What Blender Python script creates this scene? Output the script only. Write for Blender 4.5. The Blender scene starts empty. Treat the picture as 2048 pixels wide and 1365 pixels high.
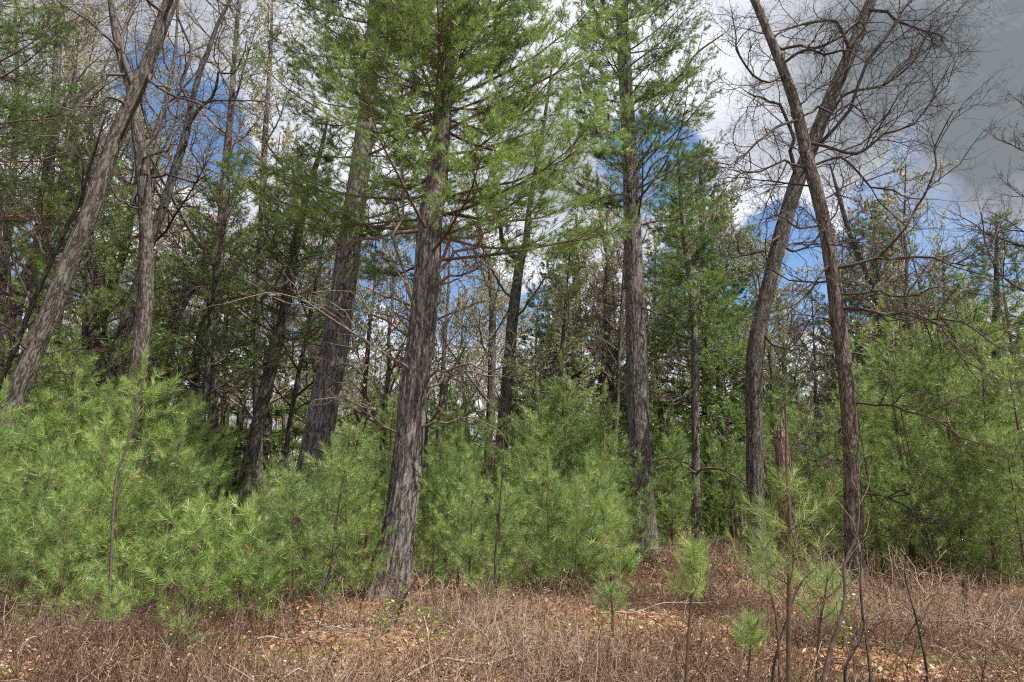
import bpy, math, random
import numpy as np
from mathutils import Vector

SC = bpy.context.scene
COL = SC.collection
RAD = math.radians
rng = np.random.default_rng(7)
random.seed(7)

# ------------------------------------------------------------------ camera model
PITCH = RAD(13.9); F = 1365.0; CAMZ = 1.6
SP_, CP_ = math.sin(PITCH), math.cos(PITCH)


def P(px, py, Y):
    """a photo pixel (2048 x 1365) seen at the distance Y in front of the camera -> world point"""
    dx = (px - 1024.0) / F; dz = (682.5 - py) / F
    d = np.array([dx, CP_ - dz * SP_, SP_ + dz * CP_])
    return np.array([0, 0, CAMZ]) + d * (Y / d[1])


def proj_x(p):
    x, y, z = p[0], p[1], p[2] - CAMZ
    dep = y * CP_ + z * SP_
    return 1024 + F * x / max(dep, 0.1)


def hgt(x, y):
    x = np.asarray(x, float); y = np.asarray(y, float)
    h = 0.07 * np.sin(x * 0.61 + 1.3) * np.cos(y * 0.47 + 0.4) + 0.04 * np.sin(x * 1.7 + y * 1.1) + 0.025 * np.sin(x * 3.1 - y * 2.3 + 2)
    far = np.clip((y - 25) / 60, 0, 1)
    return h + far * 0.25 * np.sin(x * 0.11) * np.sin(y * 0.09)


# ------------------------------------------------------------------ mesh building
class MB:
    def __init__(s):
        s.v = []; s.f = []; s.bk = []; s.rn = []; s.n = 0

    def add(s, v, f, mat=0, bk=None, rn=0.5):
        v = np.asarray(v, np.float32).reshape(-1, 3)
        f = np.asarray(f, np.int64)
        s.v.append(v); s.f.append((f + s.n, mat)); s.n += len(v)
        s.bk.append(v if bk is None else np.asarray(bk, np.float32).reshape(-1, 3))
        r = np.empty(len(v), np.float32); r[:] = rn
        s.rn.append(r)

    def tube(s, pts, rad, sides=10, mat=0, rn=0.5, rough=0.0, seed=0, flare=0.0, cap=True):
        pts = np.asarray(pts, float); rad = np.asarray(rad, float); K = len(pts)
        tan = np.gradient(pts, axis=0); tan /= np.linalg.norm(tan, axis=1)[:, None] + 1e-9
        ref = np.array([1.0, 0, 0]) if abs(tan[0][0]) < 0.8 else np.array([0, 1.0, 0])
        u = np.cross(tan, np.cross(ref, tan)); u /= np.linalg.norm(u, axis=1)[:, None] + 1e-9
        w = np.cross(tan, u)
        sl = np.concatenate([[0], np.cumsum(np.linalg.norm(np.diff(pts, axis=0), axis=1))])
        th = np.linspace(0, 2 * np.pi, sides, endpoint=False)
        TH, S_ = np.meshgrid(th, sl)
        R = np.repeat(rad[:, None], sides, 1)
        if rough > 0:
            q = np.random.default_rng(seed)
            n = np.zeros_like(R)
            for k in range(14):
                m = q.integers(1, 7) if k < 6 else q.integers(13, 34)
                fr = q.uniform(0.3, 2.0) if k < 6 else q.uniform(0.4, 3.2)
                a = 0.55 if k < 6 else 0.6
                n += a * np.sin(m * TH + fr * S_ * q.choice([-1, 1]) + q.uniform(0, 6.28))
            R = R * (1 + rough * n * 0.45)
        if flare > 0:
            fl = np.exp(-S_ / 0.42)
            R = R * (1 + flare * fl * (0.55 + 0.45 * np.abs(np.sin(2.5 * TH + seed)) ** 1.5))
        c, d = np.cos(TH), np.sin(TH)
        V = pts[:, None, :] + R[..., None] * (c[..., None] * u[:, None, :] + d[..., None] * w[:, None, :])
        rr = rad[:, None] * np.ones_like(c)
        BK = np.stack([rr * c, rr * d, S_ + seed * 1.37], -1)
        i = np.arange(K - 1)[:, None] * sides; j = np.arange(sides)[None, :]; j2 = (j + 1) % sides
        fc = np.stack([i + j, i + j2, i + sides + j2, i + sides + j], -1).reshape(-1, 4)
        s.add(V, fc, mat, BK, rn)
        if cap:
            c0 = np.vstack([V[-1], pts[-1] + tan[-1] * rad[-1] * 0.4])
            fj = np.arange(sides)
            s.add(c0, np.stack([fj, (fj + 1) % sides, np.full(sides, sides)], -1), mat, np.vstack([BK[-1], BK[-1][0]]), rn)

    def tubes(s, Pn, Rn, sides=3, mat=0, rn=None):
        """many thin curves at once. Pn (M,K,3), Rn (M,K)"""
        M, K, _ = Pn.shape
        if M == 0:
            return
        tan = np.gradient(Pn, axis=1); tan /= np.linalg.norm(tan, axis=2)[..., None] + 1e-9
        t0 = tan[:, 0]
        ref = np.where((np.abs(t0[:, 2]) > 0.8)[:, None], np.array([1.0, 0, 0]), np.array([0, 0, 1.0]))
        u = np.cross(tan, ref[:, None, :]); u /= np.linalg.norm(u, axis=2)[..., None] + 1e-9
        w = np.cross(tan, u)
        th = np.linspace(0, 2 * np.pi, sides, endpoint=False)
        c, d = np.cos(th), np.sin(th)
        V = Pn[:, :, None, :] + Rn[:, :, None, None] * (c[None, None, :, None] * u[:, :, None, :] + d[None, None, :, None] * w[:, :, None, :])
        sl = np.concatenate([np.zeros((M, 1)), np.cumsum(np.linalg.norm(np.diff(Pn, axis=1), axis=2), 1)], 1)
        BK = np.stack([Rn[:, :, None] * c, Rn[:, :, None] * d, np.repeat(sl[:, :, None], sides, 2) + np.arange(M)[:, None, None] * 0.73], -1)
        m = np.arange(M)[:, None, None] * (K * sides); i = np.arange(K - 1)[None, :, None] * sides; j = np.arange(sides)[None, None, :]; j2 = (j + 1) % sides
        fc = np.stack([m + i + j, m + i + j2, m + i + sides + j2, m + i + sides + j], -1).reshape(-1, 4)
        r = 0.5 if rn is None else np.repeat(np.asarray(rn, np.float32), K * sides)
        s.add(V, fc, mat, BK, r)

    def build(s, name, mats, parent=None, smooth=True):
        me = bpy.data.meshes.new(name)
        V = np.concatenate(s.v); me.vertices.add(len(V)); me.vertices.foreach_set('co', V.ravel())
        L = np.concatenate([f.ravel() for f, _ in s.f]).astype(np.int32)
        n = np.concatenate([np.full(len(f), f.shape[1]) for f, _ in s.f])
        mi = np.concatenate([np.full(len(f), m) for f, m in s.f]).astype(np.int32)
        st = np.concatenate([[0], np.cumsum(n)[:-1]]).astype(np.int32)
        me.loops.add(len(L)); me.loops.foreach_set('vertex_index', L)
        me.polygons.add(len(n)); me.polygons.foreach_set('loop_start', st)
        me.polygons.foreach_set('material_index', mi)
        if smooth:
            me.polygons.foreach_set('use_smooth', np.ones(len(n), bool))
        for m in mats:
            me.materials.append(m)
        a = me.attributes.new('bk', 'FLOAT_VECTOR', 'POINT'); a.data.foreach_set('vector', np.concatenate(s.bk).ravel())
        a = me.attributes.new('rnd', 'FLOAT', 'POINT'); a.data.foreach_set('value', np.concatenate(s.rn))
        me.update(calc_edges=True)
        o = bpy.data.objects.new(name, me); COL.objects.link(o)
        if parent:
            o.parent = parent
        return o


def norm(a):
    return a / (np.linalg.norm(a, axis=-1)[..., None] + 1e-9)


def smooth_curve(pts, n):
    pts = np.asarray(pts, float)
    p = np.vstack([2 * pts[0] - pts[1], pts, 2 * pts[-1] - pts[-2]])
    m = len(pts) - 1
    t = np.linspace(0, m - 1e-6, n); i = t.astype(int); f = (t - i)[:, None]
    a, b, c, d = p[i], p[i + 1], p[i + 2], p[i + 3]
    return 0.5 * ((2 * b) + (-a + c) * f + (2 * a - 5 * b + 4 * c - d) * f ** 2 + (-a + 3 * b - 3 * c + d) * f ** 3)


def interp_rows(Pn, t):
    """Pn (M,K,D), t (M,C) in 0..1 -> (M,C,D)"""
    K = Pn.shape[1]; x = np.clip(t, 0, 1) * (K - 1); i = np.minimum(x.astype(int), K - 2); f = x - i
    r = np.arange(Pn.shape[0])[:, None]
    return Pn[r, i] * (1 - f)[..., None] + Pn[r, i + 1] * f[..., None]


def grow(Pn, Rn, n, t0, t1, ang, L, K, r, wig=0.15, up=0.0, planar=0.0, taper=0.35, end=False, lenfall=0.5, amin=0.0, rmin=0.0):
    """n children for each parent curve. planar: 1 = sideways only (flat sprays)."""
    r = float(r)
    M = Pn.shape[0]
    t = t0 + (t1 - t0) * (np.arange(n)[None, :] + rng.random((M, n))) / n
    if end:
        t[:, -1] = 1.0
    o = interp_rows(Pn, t)
    tg = norm(interp_rows(norm(np.gradient(Pn, axis=1)), t))
    pr = interp_rows(Rn[..., None], t)[..., 0]
    rv = rng.normal(size=o.shape)
    if planar > 0:
        side = np.cross(tg, np.array([0, 0, 1.0])); side = norm(side)
        sg = np.where((np.arange(n)[None, :] + rng.integers(0, 2, (M, 1))) % 2 == 0, 1.0, -1.0)
        rv = planar * side * sg[..., None] + (1 - planar) * rv * 0.6
    pp = norm(rv - (rv * tg).sum(-1)[..., None] * tg)
    a = np.maximum(rng.normal(ang, 0.18, (M, n)), amin)
    if end:
        a[:, -1] = rng.uniform(0, 0.15, M)
    d = norm(tg * np.cos(a)[..., None] + pp * np.sin(a)[..., None])
    pl = np.linalg.norm(np.diff(Pn, axis=1), axis=2).sum(1)[:, None]
    ln = (L * pl if L < 0 else np.full((M, n), float(abs(L)))) if np.isscalar(L) else L
    if np.isscalar(L) and L < 0:
        ln = -L * pl * np.ones((1, n))
    ln = ln * (1 - lenfall * t) * rng.uniform(0.6, 1.3, (M, n))
    o = o.reshape(-1, 3); d = d.reshape(-1, 3); ln = ln.reshape(-1); pr = pr.reshape(-1)
    C = np.empty((len(o), K, 3)); C[:, 0] = o; st = (ln / (K - 1))[:, None]
    for k in range(1, K):
        C[:, k] = C[:, k - 1] + d * st
        d = norm(d + rng.normal(size=d.shape) * wig + np.array([0, 0, up]))
    r0 = np.maximum(np.minimum(pr * 0.75, r * (0.6 + 0.6 * rng.random(len(o)))), rmin)
    R = r0[:, None] * np.linspace(1, taper, K)[None, :]
    return C, R


def tufts(mb, pos, d, rn, m=24, nl=0.10, w=0.004, shoot=0.10, mat=1, a0=0.3, a1=1.3, droop=0.0):
    """needle brushes: m thin needles round each shoot that ends at pos and points along d"""
    N = len(pos)
    if N == 0:
        return
    d = norm(d)
    rv = rng.normal(size=(N, m, 3)); dd = d[:, None, :]
    pp = norm(rv - (rv * dd).sum(-1)[..., None] * dd)
    u = rng.random((N, m)) ** 1.3
    al = (a0 + (a1 - a0) * u) + rng.normal(0, 0.12, (N, m))
    nd = norm(dd * np.cos(al)[..., None] + pp * np.sin(al)[..., None] + np.array([0, 0, -droop]))
    b = pos[:, None, :] - dd * (u * shoot)[..., None]
    ln = nl * rng.uniform(0.7, 1.15, (N, m))
    sd = norm(np.cross(nd, rng.normal(size=(N, m, 3)))) * (w / 2)
    V = np.stack([b - sd, b + sd, b + nd * ln[..., None]], 2).reshape(-1, 3)
    r = np.repeat(np.clip(rn[:, None] + rng.normal(0, 0.07, (N, m)), 0, 1).ravel(), 3)
    mb.add(V, np.arange(N * m * 3).reshape(-1, 3), mat, None, r)


def leaves(mb, pos, nrm, size, rn, mat=0, fold=0.25):
    """small folded leaves: a pair of triangles-quads"""
    N = len(pos); nrm = norm(nrm)
    a = norm(np.cross(nrm, rng.normal(size=(N, 3)))); b = np.cross(nrm, a)
    s = size[:, None]
    V = np.stack([pos - a * s, pos + b * s * 0.55 + nrm * s * fold, pos + a * s, pos - b * s * 0.55 + nrm * s * fold * 0.6], 1)
    i = np.arange(N)[:, None] * 4
    f = np.concatenate([i + np.array([[0, 1, 2]]), i + np.array([[0, 2, 3]])], 0)
    mb.add(V, f, mat, None, np.repeat(rn, 4))


# ------------------------------------------------------------------ materials
def new_mat(name):
    m = bpy.data.materials.new(name); m.use_nodes = True
    nt = m.node_tree; nt.nodes.clear()
    out = nt.nodes.new('ShaderNodeOutputMaterial')
    return m, nt, out


def N(nt, typ, **kw):
    n = nt.nodes.new(typ)
    for k, v in kw.items():
        if k.startswith('i_'):
            n.inputs[k[2:].replace('_', ' ')].default_value = v
        else:
            setattr(n, k, v)
    return n


def ramp(nt, stops):
    r = nt.nodes.new('ShaderNodeValToRGB'); e = r.color_ramp.elements
    e[0].position = stops[0][0]; e[0].color = (*stops[0][1], 1)
    e[1].position = stops[-1][0]; e[1].color = (*stops[-1][1], 1)
    for p, c in stops[1:-1]:
        x = e.new(p); x.color = (*c, 1)
    return r


def bark_mat(name, dark, mid, light, sc=(28, 28, 5), lichen=(0.30, 0.32, 0.27), lich=0.25, bump=0.02, plate=1.0):
    m, nt, out = new_mat(name); L = nt.links.new
    at = N(nt, 'ShaderNodeAttribute', attribute_name='bk')
    mp = N(nt, 'ShaderNodeMapping'); mp.inputs['Rotation'].default_value = (0.03, 0.02, 0); mp.inputs['Scale'].default_value = sc
    L(at.outputs['Vector'], mp.inputs['Vector'])
    dn = N(nt, 'ShaderNodeTexNoise', i_Scale=1.1, i_Detail=5.0)
    L(mp.outputs[0], dn.inputs['Vector'])
    mix = N(nt, 'ShaderNodeMix', data_type='VECTOR'); mix.inputs['Factor'].default_value = 0.5
    L(mp.outputs[0], mix.inputs[4]); L(dn.outputs['Color'], mix.inputs[5])
    vo = N(nt, 'ShaderNodeTexNoise', i_Scale=0.85 * plate, i_Detail=5.0, i_Roughness=0.55); vo.inputs['Distortion'].default_value = 0.6
    L(mix.outputs[1], vo.inputs['Vector'])
    v1 = N(nt, 'ShaderNodeMath', operation='SUBTRACT'); v1.inputs[1].default_value = 0.5; L(vo.outputs['Fac'], v1.inputs[0])
    v2 = N(nt, 'ShaderNodeMath', operation='ABSOLUTE'); L(v1.outputs[0], v2.inputs[0])
    no = N(nt, 'ShaderNodeTexNoise', i_Scale=2.6, i_Detail=6.0, i_Roughness=0.65)
    L(mp.outputs[0], no.inputs['Vector'])
    mu = N(nt, 'ShaderNodeMath', operation='MULTIPLY'); mr = N(nt, 'ShaderNodeMapRange', i_From_Min=0.0, i_From_Max=0.09)
    L(v2.outputs[0], mr.inputs['Value'])
    L(mr.outputs[0], mu.inputs[0]); L(no.outputs['Fac'], mu.inputs[1])
    add = N(nt, 'ShaderNodeMath', operation='MULTIPLY_ADD'); add.inputs[1].default_value = 0.4
    L(no.outputs['Fac'], add.inputs[0]); L(mu.outputs[0], add.inputs[2])
    rp = ramp(nt, [(0.18, dark), (0.45, mid), (0.85, light)])
    L(add.outputs[0], rp.inputs[0])
    big = N(nt, 'ShaderNodeTexNoise', i_Scale=1.6, i_Detail=5.0, i_Roughness=0.6); L(at.outputs['Vector'], big.inputs['Vector'])
    m2 = N(nt, 'ShaderNodeMapping'); m2.inputs['Scale'].default_value = (7, 7, 2.2); L(at.outputs['Vector'], m2.inputs['Vector'])
    L(m2.outputs[0], big.inputs['Vector'])
    lr = N(nt, 'ShaderNodeMapRange', i_From_Min=0.52, i_From_Max=0.68, i_To_Max=lich); L(big.outputs['Fac'], lr.inputs['Value'])
    mc = N(nt, 'ShaderNodeMix', data_type='RGBA'); mc.inputs[7].default_value = (*lichen, 1)
    L(lr.outputs[0], mc.inputs[0]); L(rp.outputs[0], mc.inputs[6])
    rnd = N(nt, 'ShaderNodeAttribute', attribute_name='rnd')
    hs = N(nt, 'ShaderNodeHueSaturation'); vr = N(nt, 'ShaderNodeMapRange', i_To_Min=0.72, i_To_Max=1.3); L(rnd.outputs['Fac'], vr.inputs['Value'])
    L(vr.outputs[0], hs.inputs['Value']); L(mc.outputs[2], hs.inputs['Color'])
    bs = N(nt, 'ShaderNodeBsdfPrincipled', i_Roughness=0.9); bs.inputs['Specular IOR Level'].default_value = 0.25
    L(hs.outputs[0], bs.inputs['Base Color'])
    bp = N(nt, 'ShaderNodeBump', i_Strength=0.9, i_Distance=bump); L(add.outputs[0], bp.inputs['Height']); L(bp.outputs[0], bs.inputs['Normal'])
    L(bs.outputs[0], out.inputs[0])
    return m


def twig_mat(name, a, b, c):
    m, nt, out = new_mat(name); L = nt.links.new
    rnd = N(nt, 'ShaderNodeAttribute', attribute_name='rnd')
    at = N(nt, 'ShaderNodeAttribute', attribute_name='bk')
    no = N(nt, 'ShaderNodeTexNoise', i_Scale=28.0, i_Detail=4.0); L(at.outputs['Vector'], no.inputs['Vector'])
    ad = N(nt, 'ShaderNodeMath', operation='MULTIPLY_ADD'); ad.inputs[1].default_value = 1.0; L(no.outputs['Fac'], ad.inputs[0])
    sb = N(nt, 'ShaderNodeMath', operation='SUBTRACT'); sb.inputs[1].default_value = 0.5; L(rnd.outputs['Fac'], sb.inputs[0]); L(sb.outputs[0], ad.inputs[2])
    rp = ramp(nt, [(0.0, a), (0.5, b), (1.0, c)]); L(ad.outputs[0], rp.inputs[0])
    bs = N(nt, 'ShaderNodeBsdfPrincipled', i_Roughness=0.75); bs.inputs['Specular IOR Level'].default_value = 0.3
    L(rp.outputs[0], bs.inputs['Base Color']); L(bs.outputs[0], out.inputs[0])
    return m


def leaf_mat(name, stops, trans=0.35, gloss=0.06, objvar=0.12):
    m, nt, out = new_mat(name); L = nt.links.new
    rnd = N(nt, 'ShaderNodeAttribute', attribute_name='rnd')
    rp = ramp(nt, stops); L(rnd.outputs['Fac'], rp.inputs[0])
    oi = N(nt, 'ShaderNodeObjectInfo')
    hs = N(nt, 'ShaderNodeHueSaturation')
    v = N(nt, 'ShaderNodeMapRange', i_To_Min=1 - objvar * 1.4, i_To_Max=1 + objvar * 1.4); L(oi.outputs['Random'], v.inputs['Value'])
    h = N(nt, 'ShaderNodeMapRange', i_To_Min=0.5 - objvar * 0.05, i_To_Max=0.5 + objvar * 0.05)
    wn = N(nt, 'ShaderNodeTexWhiteNoise', noise_dimensions='1D'); L(oi.outputs['Random'], wn.inputs['W']); L(wn.outputs['Value'], h.inputs['Value'])
    L(v.outputs[0], hs.inputs['Value']); L(h.outputs[0], hs.inputs['Hue']); L(rp.outputs[0], hs.inputs['Color'])
    df = N(nt, 'ShaderNodeBsdfDiffuse'); tr = N(nt, 'ShaderNodeBsdfTranslucent'); gl = N(nt, 'ShaderNodeBsdfGlossy', i_Roughness=0.38)
    gl.inputs['Color'].default_value = (0.9, 0.95, 0.9, 1)
    L(hs.outputs[0], df.inputs[0]); L(hs.outputs[0], tr.inputs[0])
    m1 = N(nt, 'ShaderNodeMixShader'); m1.inputs[0].default_value = trans; L(df.outputs[0], m1.inputs[1]); L(tr.outputs[0], m1.inputs[2])
    m2 = N(nt, 'ShaderNodeMixShader'); m2.inputs[0].default_value = gloss; L(m1.outputs[0], m2.inputs[1]); L(gl.outputs[0], m2.inputs[2])
    L(m2.outputs[0], out.inputs[0])
    return m


M_PINE = bark_mat('pine_bark', (0.022, 0.018, 0.017), (0.12, 0.10, 0.092), (0.25, 0.225, 0.21), (26, 26, 6), lich=0.12)
M_OAK = bark_mat('oak_bark', (0.018, 0.014, 0.012), (0.075, 0.06, 0.05), (0.20, 0.175, 0.155), (30, 30, 7), lich=0.3)
M_DARKB = bark_mat('dark_bark', (0.014, 0.011, 0.010), (0.05, 0.042, 0.036), (0.13, 0.115, 0.10), (28, 28, 7), lich=0.25)
M_OAKR = bark_mat('red_oak_bark', (0.026, 0.017, 0.013), (0.11, 0.08, 0.065), (0.25, 0.20, 0.17), (30, 30, 8), lich=0.35)
M_SNAG = bark_mat('snag_wood', (0.04, 0.022, 0.016), (0.19, 0.12, 0.095), (0.46, 0.36, 0.30), (45, 45, 2.5), lichen=(0.45, 0.40, 0.36), lich=0.5)
M_PTWIG = twig_mat('pine_twig', (0.035, 0.024, 0.018), (0.10, 0.066, 0.045), (0.22, 0.16, 0.11))
M_DEADT = twig_mat('dead_branch', (0.045, 0.034, 0.027), (0.135, 0.102, 0.08), (0.30, 0.255, 0.21))
M_BTWIG = twig_mat('bare_twig', (0.028, 0.021, 0.018), (0.085, 0.066, 0.056), (0.22, 0.18, 0.155))
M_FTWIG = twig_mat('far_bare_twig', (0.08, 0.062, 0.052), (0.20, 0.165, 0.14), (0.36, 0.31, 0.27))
M_BRUSH = twig_mat('brush_twig', (0.04, 0.022, 0.015), (0.17, 0.105, 0.07), (0.42, 0.335, 0.26))
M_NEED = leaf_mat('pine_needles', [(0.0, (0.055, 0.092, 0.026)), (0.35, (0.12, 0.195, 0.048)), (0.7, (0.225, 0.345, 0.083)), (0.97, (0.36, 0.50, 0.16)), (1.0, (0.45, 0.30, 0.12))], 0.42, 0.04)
M_NEED2 = leaf_mat('sapling_needles', [(0.0, (0.055, 0.095, 0.028)), (0.35, (0.135, 0.22, 0.058)), (0.7, (0.27, 0.385, 0.105)), (0.97, (0.44, 0.57, 0.20)), (1.0, (0.50, 0.34, 0.16))], 0.42, 0.035, 0.13)
M_BUD = leaf_mat('spring_buds', [(0.0, (0.36, 0.26, 0.19)), (0.5, (0.47, 0.46, 0.28)), (1.0, (0.50, 0.58, 0.28))], 0.4, 0.02)
M_PALE = leaf_mat('young_leaves', [(0.0, (0.30, 0.38, 0.14)), (1.0, (0.60, 0.66, 0.38))], 0.45, 0.02)
M_BROWNL = leaf_mat('dead_leaves', [(0.0, (0.15, 0.065, 0.035)), (0.4, (0.34, 0.17, 0.085)), (0.75, (0.47, 0.29, 0.165)), (1.0, (0.58, 0.44, 0.31))], 0.25, 0.04, 0.0)
M_GREENL = leaf_mat('green_leaves', [(0.0, (0.12, 0.18, 0.03)), (1.0, (0.34, 0.38, 0.08))], 0.4, 0.04, 0.0)


def ground_mat():
    m, nt, out = new_mat('forest_floor'); L = nt.links.new
    g = N(nt, 'ShaderNodeNewGeometry')
    vo = N(nt, 'ShaderNodeTexVoronoi', i_Scale=22.0); L(g.outputs['Position'], vo.inputs['Vector'])
    no = N(nt, 'ShaderNodeTexNoise', i_Scale=38.0, i_Detail=6.0); L(g.outputs['Position'], no.inputs['Vector'])
    mx = N(nt, 'ShaderNodeMix', data_type='FLOAT'); mx.inputs[0].default_value = 0.5
    sp = N(nt, 'ShaderNodeSeparateColor'); L(vo.outputs['Color'], sp.inputs[0])
    L(sp.outputs[0], mx.inputs[2]); L(no.outputs['Fac'], mx.inputs[3])
    rp = ramp(nt, [(0.15, (0.045, 0.024, 0.015)), (0.45, (0.20, 0.105, 0.06)), (0.65, (0.36, 0.215, 0.13)), (0.9, (0.52, 0.38, 0.26))]); L(mx.outputs[0], rp.inputs[0])
    bn = N(nt, 'ShaderNodeTexNoise', i_Scale=0.55, i_Detail=5.0); L(g.outputs['Position'], bn.inputs['Vector'])
    mr = N(nt, 'ShaderNodeMapRange', i_From_Min=0.55, i_From_Max=0.7, i_To_Max=0.45); L(bn.outputs['Fac'], mr.inputs['Value'])
    mc = N(nt, 'ShaderNodeMix', data_type='RGBA'); mc.inputs[7].default_value = (0.12, 0.13, 0.035, 1); L(mr.outputs[0], mc.inputs[0]); L(rp.outputs[0], mc.inputs[6])
    bs = N(nt, 'ShaderNodeBsdfPrincipled', i_Roughness=0.95); bs.inputs['Specular IOR Level'].default_value = 0.1
    L(mc.outputs[2], bs.inputs['Base Color'])
    bp = N(nt, 'ShaderNodeBump', i_Strength=0.8, i_Distance=0.03); L(mx.outputs[0], bp.inputs['Height']); L(bp.outputs[0], bs.inputs['Normal'])
    L(bs.outputs[0], out.inputs[0])
    return m


# ------------------------------------------------------------------ things
THINGS = []


def empty(name, loc, label=None, cat=None, group=None, rz=0, sc=1.0):
    o = bpy.data.objects.new(name, None); COL.objects.link(o)
    o.location = loc; o.rotation_euler = (0, 0, rz); o.scale = (sc,) * 3
    o.empty_display_size = 0.2
    if label: o['label'] = label
    if cat: o['category'] = cat
    if group: o['group'] = group
    return o


def tag(o, label, cat, group=None):
    o['label'] = label; o['category'] = cat
    if group: o['group'] = group


def dup(root, loc, rz, sc):
    r = root.copy(); COL.objects.link(r); r.location = loc; r.rotation_euler = (0, 0, rz); r.scale = sc if not np.isscalar(sc) else (sc,) * 3
    for ch in root.children:
        c = ch.copy(); COL.objects.link(c); c.parent = r
    return r


def stuff(o):
    o['kind'] = 'stuff'; return o


def traced(pix, Y, n=None, dY=0.0):
    """pix: list of (px, py, width_px) at depth Y -> world points, radii (Y may drift by dY over the run)"""
    m = len(pix); n = n or m * 4
    pts = []; rad = []
    for i, (x, y, w) in enumerate(pix):
        yy = Y + dY * i / (m - 1)
        p = P(x, y, yy); pts.append(p)
        dep = p[1] * CP_ + (p[2] - CAMZ) * SP_
        rad.append(w * dep / F / 2)
    pts = np.array(pts); rad = np.array(rad)
    q = smooth_curve(np.hstack([pts, rad[:, None]]), n)
    return q[:, :3], np.maximum(q[:, 3], 0.002)


def to_ground(pts, rad):
    """sink the first point of a trunk into the ground"""
    pts = pts.copy()
    h = float(hgt(pts[0, 0], pts[0, 1]))
    if pts[0, 2] > h - 0.05:
        d = pts[0] - pts[2]; d = d / max(-d[2], 1e-3) if d[2] < 0 else np.array([0, 0, -1.0])
        ex = pts[0] + d * (pts[0, 2] - (h - 0.25))
        pts = np.vstack([ex, pts]); rad = np.concatenate([[rad[0] * 1.05], rad])
    else:
        pts[0, 2] = h - 0.2
    return pts, rad


def pine_limbs(tp, tr, z0, z1, Lf, per_m, elev0=0.15, K=8, up=0.03, rr=0.03, whorl=0.55):
    """first-order branches off a trunk curve (local coordinates)"""
    zs = tp[:, 2]; C = []; R = []
    z = z0
    while z < z1:
        nb = max(2, int(round(per_m * whorl + rng.normal(0, 0.7))))
        a0 = rng.uniform(0, 6.28)
        for b in range(nb):
            zz = z + rng.normal(0, 0.06)
            o = np.array([np.interp(zz, zs, tp[:, 0]), np.interp(zz, zs, tp[:, 1]), zz])
            tt = min(1.0, max(0.0, (zz - z0) / (z1 - z0)))
            L = Lf(tt) * rng.uniform(0.65, 1.2)
            if L < 0.15: continue
            a = a0 + b * 6.283 / nb + rng.normal(0, 0.3)
            e = elev0 + 0.5 * tt + rng.normal(0, 0.12)
            d = np.array([math.cos(a) * math.cos(e), math.sin(a) * math.cos(e), math.sin(e)])
            p = [o]; side = np.array([-math.sin(a), math.cos(a), 0])
            cv = rng.normal(0, 0.05)
            for k in range(1, K):
                p.append(p[-1] + d * L / (K - 1))
                d = norm(d + side * cv + rng.normal(size=3) * 0.06 + np.array([0, 0, up + 0.05 * (k / K)]))
            C.append(p)
            r0 = min(rr * (L / 3.0) ** 0.8, 0.5 * np.interp(zz, zs, tr))
            R.append(r0 * np.linspace(1, 0.22, K))
        z += whorl * rng.uniform(0.75, 1.3)
    return np.array(C), np.array(R)


def pine_foliage(mb, C, R, lod=1.0, nl=0.10, w=0.0045, m=24, lat_gap=0.24, bright=0.5, inner=0.22, needle_mat=1, sub=5, latL=0.42, spread=0.13, minR=0.0022):
    """limbs -> laterals -> twigs -> needle brushes, added to mb (0 = wood, 1 = needles)"""
    mb.tubes(C, R, 5, 0, rng.uniform(0.2, 0.7, len(C)))
    Lm = np.linalg.norm(np.diff(C, axis=1), axis=2).sum(1)
    for lo, hi in ((0, 0.8), (0.8, 1.6), (1.6, 2.6), (2.6, 9)):
        s = (Lm >= lo) & (Lm < hi)
        if not s.any(): continue
        c, r = C[s], R[s]; ml = Lm[s].mean()
        n2 = max(3, int(ml / lat_gap))
        c2, r2 = grow(c, r, n2, inner, 1.0, 0.85, -latL, 5, 0.012, wig=0.1, up=0.09, planar=0.75, end=True, lenfall=0.55, rmin=minR)
        mb.tubes(c2, r2, 3, 0, rng.uniform(0.2, 0.7, len(c2)))
        L2 = np.linalg.norm(np.diff(c2, axis=1), axis=2).sum(1)
        keep = L2 > 0.12
        c2, r2 = c2[keep], r2[keep]
        n3 = max(2, int(sub * min(1.0, 0.45 + ml / 3.0)))
        c3, r3 = grow(c2, r2, n3, 0.25, 1.0, 0.75, 0.26, 3, 0.004, wig=0.12, up=0.12, planar=0.35, end=True, lenfall=0.3, rmin=minR)
        mb.tubes(c3, r3, 3, 0, rng.uniform(0.2, 0.7, len(c3)))
        br = bright + rng.normal(0, spread, len(c))
        b2 = np.repeat(br, n2)[keep] if len(keep) == len(c) * n2 else None
        b3 = np.repeat(b2, n3) + rng.normal(0, 0.1, len(c3))
        tufts(mb, c3[:, -1], c3[:, -1] - c3[:, -2], b3, m, nl, w, 0.11, needle_mat, droop=0.05)
        mid = rng.random(len(c3)) < 0.55 * lod
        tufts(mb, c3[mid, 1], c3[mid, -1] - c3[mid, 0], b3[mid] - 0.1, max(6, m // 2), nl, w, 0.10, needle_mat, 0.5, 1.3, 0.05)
        if len(c2): tufts(mb, c2[:, -1], c2[:, -1] - c2[:, -2], (b2 if b2 is not None else np.full(len(c2), bright)), m, nl, w, 0.12, needle_mat)


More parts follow.
